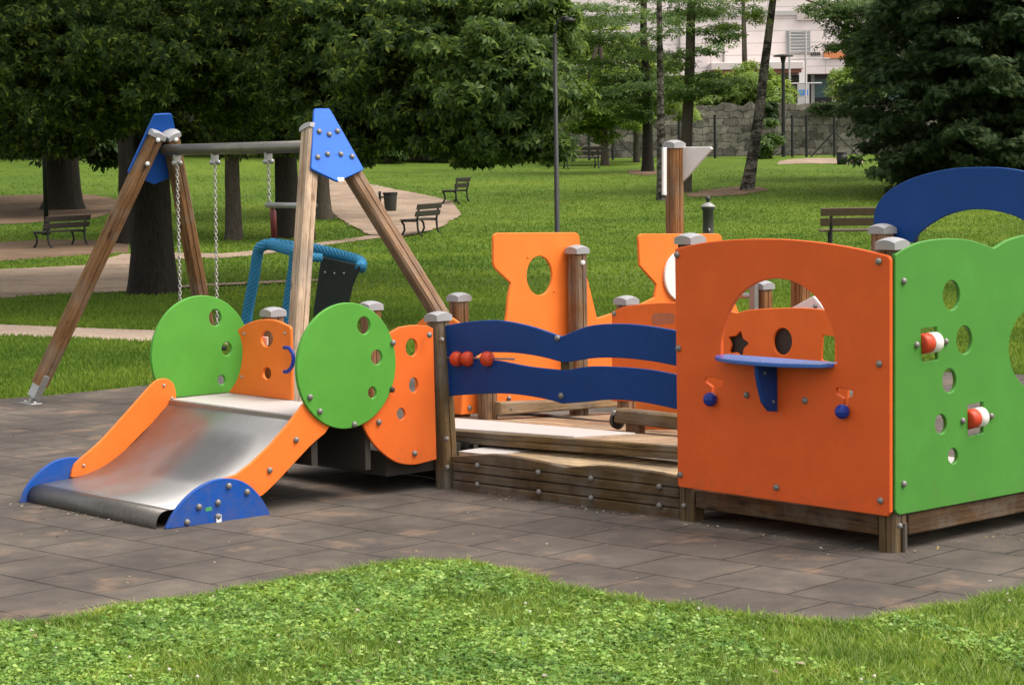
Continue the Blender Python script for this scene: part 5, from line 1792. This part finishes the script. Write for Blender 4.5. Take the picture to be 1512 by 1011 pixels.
def tree(name, label, base_px, Y, trunk_px, mat, crown_blobs, leaf, group, limbs=(), flare=.5, size=.2, nl=5, spread=4.2, wr=.2, droop=.25, seed=1, lean=None, top=12, catg='tree', z_off=0, extra=None, clump=.30, upness=.8, shell=.45):
    p = at_depth(*base_px, Y); p[2] = float(terrain(p[0], p[1])) + z_off
    o = empty(name, p); tag(o, label, catg, group)
    r = trunk_px / 2 * Y / F
    rg = np.random.default_rng(seed + 100)
    path = [p - ZV * .15]
    if lean:
        for (x, y) in lean: path.append(at_depth(x, y, Y))
        d = path[-1] - path[-2]; path.append(path[-1] + d / np.linalg.norm(d) * 4)
    else:
        path += [p + ZV * 2.5, p + np.array((rg.normal(0, .1), rg.normal(0, .1), 5.)), p + np.array((rg.normal(0, .3), rg.normal(0, .3), top))]
    L = len(path)
    mb = trunk_mesh(path, [r * (1 - .62 * i / (L - 1)) for i in range(L)], seed, flare=flare)
    for (a, b, r0, r1, sag) in limbs:
        limb(mb, a, b, r0, r1, sag, rg)
    mb.build('trunk', mat, o, True)
    if crown_blobs:
        crown('crown', o, crown_blobs, leaf, size, nl, spread, wr, droop, seed, clump, upness, shell=shell)
    return o


# --- the big chestnut whose crown hangs over the left half of the view
Yc = 31.0
tb_ = at_depth(226, 432, Yc); tb_[2] = 0
bl = []
# lower fringe (photo points along the crown's hem) -- nearer to the right
for (x, y, Y_, rx, rz, n) in [
        (40, 165, 30, 105, 62, 900), (120, 120, 28, 120, 80, 1100), (60, 60, 28, 130, 75, 900), (10, 110, 27, 80, 70, 600), (150, 185, 30, 75, 40, 600),
        (215, 90, 27, 110, 80, 1000), (300, 60, 28, 120, 75, 1000), (330, 150, 29, 80, 55, 700), (400, 110, 28, 110, 80, 1100), (390, 190, 31, 70, 42, 600),
        (470, 60, 26, 120, 75, 1100), (500, 130, 26, 105, 75, 1100), (560, 185, 26, 85, 45, 850), (600, 90, 25, 120, 85, 1300), (640, 170, 25, 95, 55, 1100),
        (690, 215, 24.5, 55, 32, 520), (715, 110, 24, 110, 80, 1300), (740, 185, 24, 85, 50, 950), (790, 215, 23.5, 42, 30, 420), (800, 140, 23.5, 60, 65, 900), (770, 50, 24, 90, 70, 1000), (822, 205, 23.2, 26, 34, 260), (820, 60, 23.6, 34, 60, 420),
        (300, 205, 30.5, 55, 26, 320), (440, 205, 29, 60, 30, 420), (250, 190, 30.5, 50, 34, 300), (90, 205, 29, 55, 30, 380), (530, 215, 26, 40, 24, 260),
        (665, 20, 25, 130, 60, 1000), (550, 10, 26, 130, 60, 900), (420, 10, 28, 130, 60, 800), (280, 0, 29, 130, 60, 800), (140, 10, 29, 130, 60, 800), (20, 0, 28, 110, 60, 600)]:
    bl.append(pb(x, y, Y_, rx, rz, n, rx * Y_ / F * 1.15))
# the body of the crown above the frame
cu_ = []
for k in range(26):
    a = k * 2.4; rr__ = 1.5 + 5.5 * math.sqrt((k + .5) / 26)
    zc_ = 5.2 + 4.8 * (1 - (rr__ / 7.5) ** 2) + RNG.uniform(-.5, .5)
    cu_.append((tb_ + np.array((rr__ * math.cos(a) + 1.0, rr__ * math.sin(a) * .9, zc_)), (2.3, 2.3, 1.5), 170))
lm = [(tb_ + ZV * 2.6, at_depth(400, 95, 29), .30, .10, .2), (tb_ + ZV * 2.9, at_depth(560, 90, 26), .26, .05, .5), (tb_ + ZV * 3.0, at_depth(130, 60, 29), .24, .06, .4), (tb_ + ZV * 3.3, at_depth(700, 110, 25), .2, .03, .9),
      (tb_ + ZV * 3.4, tb_ + np.array((-5, -1, 6.5)), .2, .05, .5), (tb_ + ZV * 3.6, tb_ + np.array((4, 3, 8)), .2, .05, .5), (at_depth(400, 95, 29), at_depth(460, 150, 28), .08, .02, .1), (at_depth(560, 90, 26), at_depth(650, 180, 25), .05, .01, .1)]
CT = tree('chestnut_tree', 'broad dark chestnut tree with a thick trunk and low spreading crown behind the swing', (226, 432), Yc, 66, BARK_D, None, LEAF_CH, 'trees in the park', lm, .25, seed=21, top=11)
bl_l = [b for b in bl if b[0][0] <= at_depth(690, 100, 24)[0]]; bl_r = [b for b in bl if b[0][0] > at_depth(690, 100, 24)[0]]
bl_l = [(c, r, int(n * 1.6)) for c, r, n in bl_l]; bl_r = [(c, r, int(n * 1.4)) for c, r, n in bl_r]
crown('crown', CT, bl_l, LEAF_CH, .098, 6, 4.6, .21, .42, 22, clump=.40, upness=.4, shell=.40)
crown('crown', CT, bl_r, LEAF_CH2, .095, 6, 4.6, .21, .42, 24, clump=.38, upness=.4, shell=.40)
crown('crown', CT, cu_, LEAF_CH, .42, 5, 4.4, .22, .25, 23, clump=.5)

# --- other trunks on the left
G_ = 'trees in the park'
def simple_crown(px, py, Y, r, n, h=None):
    c = at_depth(px, py, Y)
    out = []
    rg = np.random.default_rng(abs(int(px * 7 + Y)))
    for k in range(7):
        a = k * 2.4; q = r * .62 * math.sqrt(k / 7)
        out.append((c + np.array((q * math.cos(a), q * math.sin(a), rg.uniform(-.3, .5) * r)), (r * .6, r * .6, r * .48), n // 7))
    return out


tree('broadleaf_tree', 'stout dark tree behind the left bench, standing in a ring of bare earth', (95, 306), 63, 52, BARK_D, simple_crown(95, 60, 63, 5.0, 3500) + [pb(60, 200, 61, 110, 40, 900), pb(150, 205, 61, 60, 34, 500)], LEAF_DK, G_, flare=.45, size=.34, seed=31)
tree('broadleaf_tree', 'dark trunk half hidden by the big chestnut trunk', (198, 366), 50, 46, BARK_D, simple_crown(200, 60, 50, 3.6, 2200), LEAF_DK, G_, size=.30, seed=32)
tree('broadleaf_tree', 'slim brown trunk left of the rope swing chair', (346, 362), 50.5, 25, BARK_M, simple_crown(350, 90, 51, 3.4, 2400), LEAF_DK, G_, flare=.3, size=.28, seed=33)
tree('broadleaf_tree', 'thick dark trunk seen through the swing behind the chain sleeve', (425, 357), 51, 38, BARK_D, simple_crown(430, 80, 51, 3.6, 2400), LEAF_DK, G_, flare=.3, size=.28, seed=34)
tree('broadleaf_tree', 'grey trunk with flared roots behind the lit swing leg', (476, 318), 58, 24, BARK_M, simple_crown(480, 70, 58, 4.0, 2400), LEAF_MID, G_, flare=.7, size=.28, seed=35)

# --- the group in the middle distance
def layer(c, w, n, Y, t=.16):
    return pb(c[0], c[1], Y, w, w * t + 9, n, w * Y / F)


tree('broadleaf_tree', 'dark straight trunk left of the birch, layered branches', (957, 256), 78, 17, BARK_D,
     [layer(c, w, n, 77) for c, w, n in (((900, 20), 75, 847), ((1000, 30), 60, 459), ((900, 62), 70, 786), ((1010, 75), 55, 363), ((890, 98), 60, 508), ((960, 120), 55, 770), ((915, 140), 60, 1144), ((950, 165), 45, 616))], LEAF_MID, G_, flare=.3, size=0.15, nl=4, seed=41, clump=.55, upness=1.0)
tree('birch_tree', 'slender birch with pale flaking bark behind the mast', (977, 291), 63, 14, BARK_B,
     [layer(c, w, n, 63) for c, w, n in (((960, -10), 70, 588), ((985, 50), 50, 224), ((955, 85), 40, 168))], LEAF_MID, G_, flare=.25, size=0.13, nl=3, seed=42, clump=.55)
tree('broadleaf_tree', 'tall grey brown trunk just right of the mast', (1011, 280), 66.5, 19, BARK_M,
     [layer(c, w, n, 66) for c, w, n in (((1030, 5), 80, 686), ((1062, 45), 48, 264), ((1020, 85), 50, 237), ((985, 130), 55, 660), ((1040, 125), 45, 484))], LEAF_MID, G_, flare=.2, size=0.14, nl=4, seed=43, lean=[(1014, 200), (1019, 100), (1021, 0), (1022, -60)], clump=.55)
tree('birch_tree', 'leaning grey birch in front of the building, bending right', (1103, 279), 66.8, 19, BARK_B,
     [layer(c, w, n, 66) for c, w, n in (((1150, -12), 75, 714), ((1115, 20), 28, 136), ((1085, 42), 26, 153))], LEAF_BR, G_, flare=.25, size=0.13, nl=4, seed=44, lean=[(1112, 230), (1122, 165), (1129, 100), (1138, 30), (1146, -40)], clump=.55)
tree('small_tree', 'small bright green tree with pale stem before the stone wall', (893, 247), 84, 11, BARK_M,
     [layer(c, w, n, 84, .5) for c, w, n in (((885, 150), 50, 1280), ((925, 170), 38, 768), ((870, 185), 38, 672), ((908, 118), 40, 768), ((880, 195), 28, 320))], LEAF_BR, G_, flare=.4, size=0.18, nl=4, seed=45, top=3.2, clump=.55)
tree('small_tree', 'airy bright green young tree behind the slender birch and the dark trunk', (940, 244), 87, 9, BARK_M,
     [layer(c, w, n, 87, .6) for c, w, n in (((935, 105), 48, 620), ((880, 95), 46, 620), ((985, 110), 40, 420), ((915, 70), 38, 380), ((960, 150), 44, 480), ((905, 135), 40, 420), ((850, 130), 30, 380), ((1000, 165), 34, 260), ((868, 60), 34, 360))], LEAF_BR, G_, flare=.3, size=.20, nl=4, seed=49, top=4.5, clump=.5)
tree('small_tree', 'sunlit pale green tree on the wall between two trunks', (1100, 150), 98, 9, BARK_M,
     [layer(c, w, n, 97, .5) for c, w, n in (((1070, 130), 42, 930), ((1112, 135), 48, 1200), ((1140, 148), 36, 630), ((1040, 140), 42, 780), ((985, 150), 36, 525), ((1112, 108), 26, 330))], LEAF_BR, G_, size=0.2, nl=4, seed=46, top=2.0, z_off=2.2, clump=.55)
tree('small_tree', 'light green young tree beside the conifer on the wall', (1252, 150), 98, 9, BARK_M,
     [layer(c, w, n, 97, .6) for c, w, n in (((1258, 128), 34, 840), ((1240, 108), 24, 336), ((1285, 120), 30, 489))], LEAF_BR, G_, size=0.2, nl=4, seed=47, top=2.0, z_off=2.2, clump=.55)
tree('broadleaf_tree', 'leafy tree reaching left over the shop front from behind the conifer', (1360, 285), 72, 16, BARK_M,
     [layer(c, w, n, 71, .3) for c, w, n in (((1250, 15), 55, 988), ((1285, 45), 60, 1368), ((1260, 75), 42, 798), ((1300, 90), 45, 1178), ((1330, 20), 70, 1710), ((1285, 112), 26, 380), ((1350, 110), 50, 1140), ((1222, 12), 34, 380))], LEAF_MID, G_,
     limbs=[(at_depth(1352, 100, 72), at_depth(1190, 0, 71.5), .10, .03, .2), (at_depth(1352, 60, 72), at_depth(1260, 30, 71.5), .07, .02, .1)], size=0.15, nl=4, seed=48, clump=.55)

# --- shrubs
def shrub(label, base_px, blobs, leaf, size, seed, stems=7, Y=None, zoff=0, name='shrub', nl=4, grp='shrubs along the wall and lawn edge'):
    p = at_depth(*base_px, Y); p[2] = float(terrain(p[0], p[1])) + zoff
    o = empty(name, p); tag(o, label, 'shrub', grp)
    rg = np.random.default_rng(seed); mb = MB()
    top_ = np.mean([b[0] for b in blobs], axis=0)
    for k in range(stems):
        e = top_ + rg.normal(0, .3, 3) * np.array([b for b in blobs[0][1]])
        mb.tube([p + rg.normal(0, .05, 3) * np.array((1, 1, 0)), (p + e) / 2 + rg.normal(0, .08, 3), e], [.03, .02, .008], 5)
    mb.build('stem', BARK_M, o)
    crown('foliage', o, blobs, leaf, size, nl, 4.0, .2, .1, seed + 1, clump=.42)
    return o


shrub('upright feathery shrub between leaning birch and fence posts', (1130, 246), [pb(1134, 205, 89, 24, 28, 420), pb(1128, 225, 89, 18, 18, 200)], LEAF_MID, .26, 61, Y=89)
for i, (x, y, Y_, r, n, lab) in enumerate(((572, 222, 88, 46, 700, 'low dark hedge shrub right of the blue swing plate'), (650, 225, 90, 46, 650, 'low hedge shrub beyond the path, behind the far bench'), (728, 222, 90, 46, 600, 'low hedge shrub below the drooping chestnut leaves'), (800, 218, 91, 40, 520, 'low hedge shrub left of the lamp post'))):
    shrub(lab, (x, 240), [pb(x, y - 8, Y_, r, 22, n), pb(x + 14, y - 26, Y_ + 1, r * .7, 20, n // 2)], LEAF_DK if i % 2 else LEAF_MID, .30, 70 + i, Y=Y_)
for i, (x, lab) in enumerate(((1130, 'dark ivy clump spilling over the wall below the leaning birch'), (1215, 'ivy clump hanging on the wall near the street lamp'), (1262, 'ivy clump spilling over the wall beside the conifer'), (960, 'ivy clump on top of the wall behind the dark trunk'))):
    shrub(lab, (x, 150), [pb(x, 158, YW - .2, 24, 9, 240, .35), pb(x + 8, 168, YW - .15, 13, 9, 100, .25)], LEAF_DK, .18, 80 + i, 3, YW + .3, 2.3, 'ivy', 4, 'ivy on the stone wall')

# --- conifer on the right
Yk = 64.0
pk = at_depth(1478, 290, Yk); pk[2] = float(terrain(pk[0], pk[1]))
CF = empty('conifer_tree', pk); tag(CF, 'huge dense dark conifer with drooping branches reaching the ground at right', 'tree', G_)
mb = trunk_mesh([pk - ZV * .1, pk + ZV * 4, pk + ZV * 13], [.32, .22, .06], 51)
rg = np.random.default_rng(52)
bk_ = []
for k in range(190):
    h = 13.5 * (k / 190) ** 1.1 + .7
    Rk = (4.75 - max(0, h - 3.0) * .22) * rg.uniform(.74, 1.04) * (.66 + .34 * min(1, h / 3.0))
    a = k * 2.399
    tip = pk + np.array((math.cos(a) * Rk, math.sin(a) * Rk, h - .10 * Rk))
    limb(mb, pk + ZV * (h + .2), tip, .05, .012, .15, rg)
    d = np.array((math.cos(a), math.sin(a), 0))
    for t, sc_ in ((1.0, .75), (.74, .95), (.48, .9)):
        c_ = pk + ZV * (h + .1 - .12 * Rk * t) + d * Rk * t
        bk_.append((c_, (1.05 * sc_, 1.05 * sc_, .55), int(230 * sc_)))
mb.build('trunk', BARK_D, CF, True)
crown('crown', CF, bk_, NEEDLE, .16, 6, 2.6, .14, .30, 53, clump=.5, upness=.6, shell=.5)

# --- woodland edge behind the left lawn: single trees
rg = np.random.default_rng(90)
bgn = [(-70, 86, 'far dark tree at the left edge beyond the lawn'), (40, 96, 'far dark tree behind the stout left tree'), (150, 90, 'far dark tree between the two left trunks'), (262, 98, 'far dark tree behind the left swing plate'), (330, 88, 'far dark tree above the swing bar'),
       (430, 97, 'far dark tree behind the right end of the swing bar'), (520, 90, 'far tree right of the tall blue swing plate'), (600, 99, 'far tree above the curved end of the path'), (680, 92, 'far tree over the far bench'), (760, 98, 'far tree beneath the drooping chestnut boughs')]
for i, (x, Y_, lab) in enumerate(bgn):
    r_ = rg.uniform(3.4, 4.4)
    z_ = rg.uniform(50, 110)
    if x > 800: r_ = 1.7; z_ = 150
    blb = simple_crown(x, z_, Y_, r_, 2600) + [pb(x + rg.uniform(-30, 30), 175, Y_ + 1, 75 if x < 800 else 30, 40, 800), pb(x + rg.uniform(-40, 40), 20, Y_ + 3, 90 if x < 800 else 20, 60, 800)]
    tree('background_tree', lab, (x, 238), Y_, 14, BARK_D, blb, LEAF_DK if i % 3 else LEAF_MID, 'far trees beyond the lawn', size=.42, nl=5, seed=200 + i, top=7, flare=.2, clump=.4)

# ================================================================== LIGHT, SKY, CAMERA
SUN_EL, SUN_AZ = math.radians(60), math.radians(105)         # azimuth clockwise from +Y
w = bpy.data.worlds.new('World'); SC.world = w; w.use_nodes = True
nt = w.node_tree; nt.nodes.clear()
out = nt.nodes.new('ShaderNodeOutputWorld'); bg = nt.nodes.new('ShaderNodeBackground')
sky = nt.nodes.new('ShaderNodeTexSky'); sky.sky_type = 'NISHITA'; sky.sun_disc = False
sky.sun_elevation = SUN_EL; sky.sun_rotation = SUN_AZ; sky.air_density = 1.2; sky.dust_density = 4.0; sky.ozone_density = 1.0
hs = nt.nodes.new('ShaderNodeHueSaturation'); hs.inputs['Saturation'].default_value = .25
tint = nt.nodes.new('ShaderNodeMix'); tint.data_type = 'RGBA'; tint.blend_type = 'MULTIPLY'; tint.inputs[0].default_value = 1
tint.inputs[7].default_value = (1.06, 1.0, .93, 1)
nt.links.new(sky.outputs[0], hs.inputs['Color']); nt.links.new(hs.outputs[0], tint.inputs[6]); nt.links.new(tint.outputs[2], bg.inputs['Color'])
bg.inputs['Strength'].default_value = .15
nt.links.new(bg.outputs[0], out.inputs[0])
sd = bpy.data.lights.new('sun', 'SUN'); sd.energy = 1.15; sd.angle = math.radians(34); sd.color = (1.0, .95, .87)
so_ = bpy.data.objects.new('sun', sd); COL.objects.link(so_)
dirv = Vector((math.sin(SUN_AZ) * math.cos(SUN_EL), math.cos(SUN_AZ) * math.cos(SUN_EL), math.sin(SUN_EL)))
so_.rotation_euler = dirv.to_track_quat('Z', 'Y').to_euler()
so_.location = dirv * 60

cam = bpy.data.cameras.new('camera'); cam.sensor_fit = 'HORIZONTAL'; cam.sensor_width = 36; cam.lens = 36 * F / 1512
cam.clip_start = .1; cam.clip_end = 1500
co = bpy.data.objects.new('camera', cam); COL.objects.link(co)
c, s = math.cos(ROLL), math.sin(ROLL)
R0 = np.array([1., 0, 0]); UP = np.array([0, math.sin(PITCH), math.cos(PITCH)]); FW = np.array([0, math.cos(PITCH), -math.sin(PITCH)])
ax = R0 * c + UP * s; ay = -s * R0 + c * UP; az = -FW
co.matrix_world = Matrix(((ax[0], ay[0], az[0], 0), (ax[1], ay[1], az[1], 0), (ax[2], ay[2], az[2], H), (0, 0, 0, 1)))
SC.camera = co
SC.view_settings.view_transform = 'Standard'; SC.view_settings.look = 'None'
SC.view_settings.exposure = 1.0; SC.view_settings.gamma = 1
SC.cycles.max_bounces = 8; SC.cycles.transparent_max_bounces = 8
SC.cycles.use_denoising = True
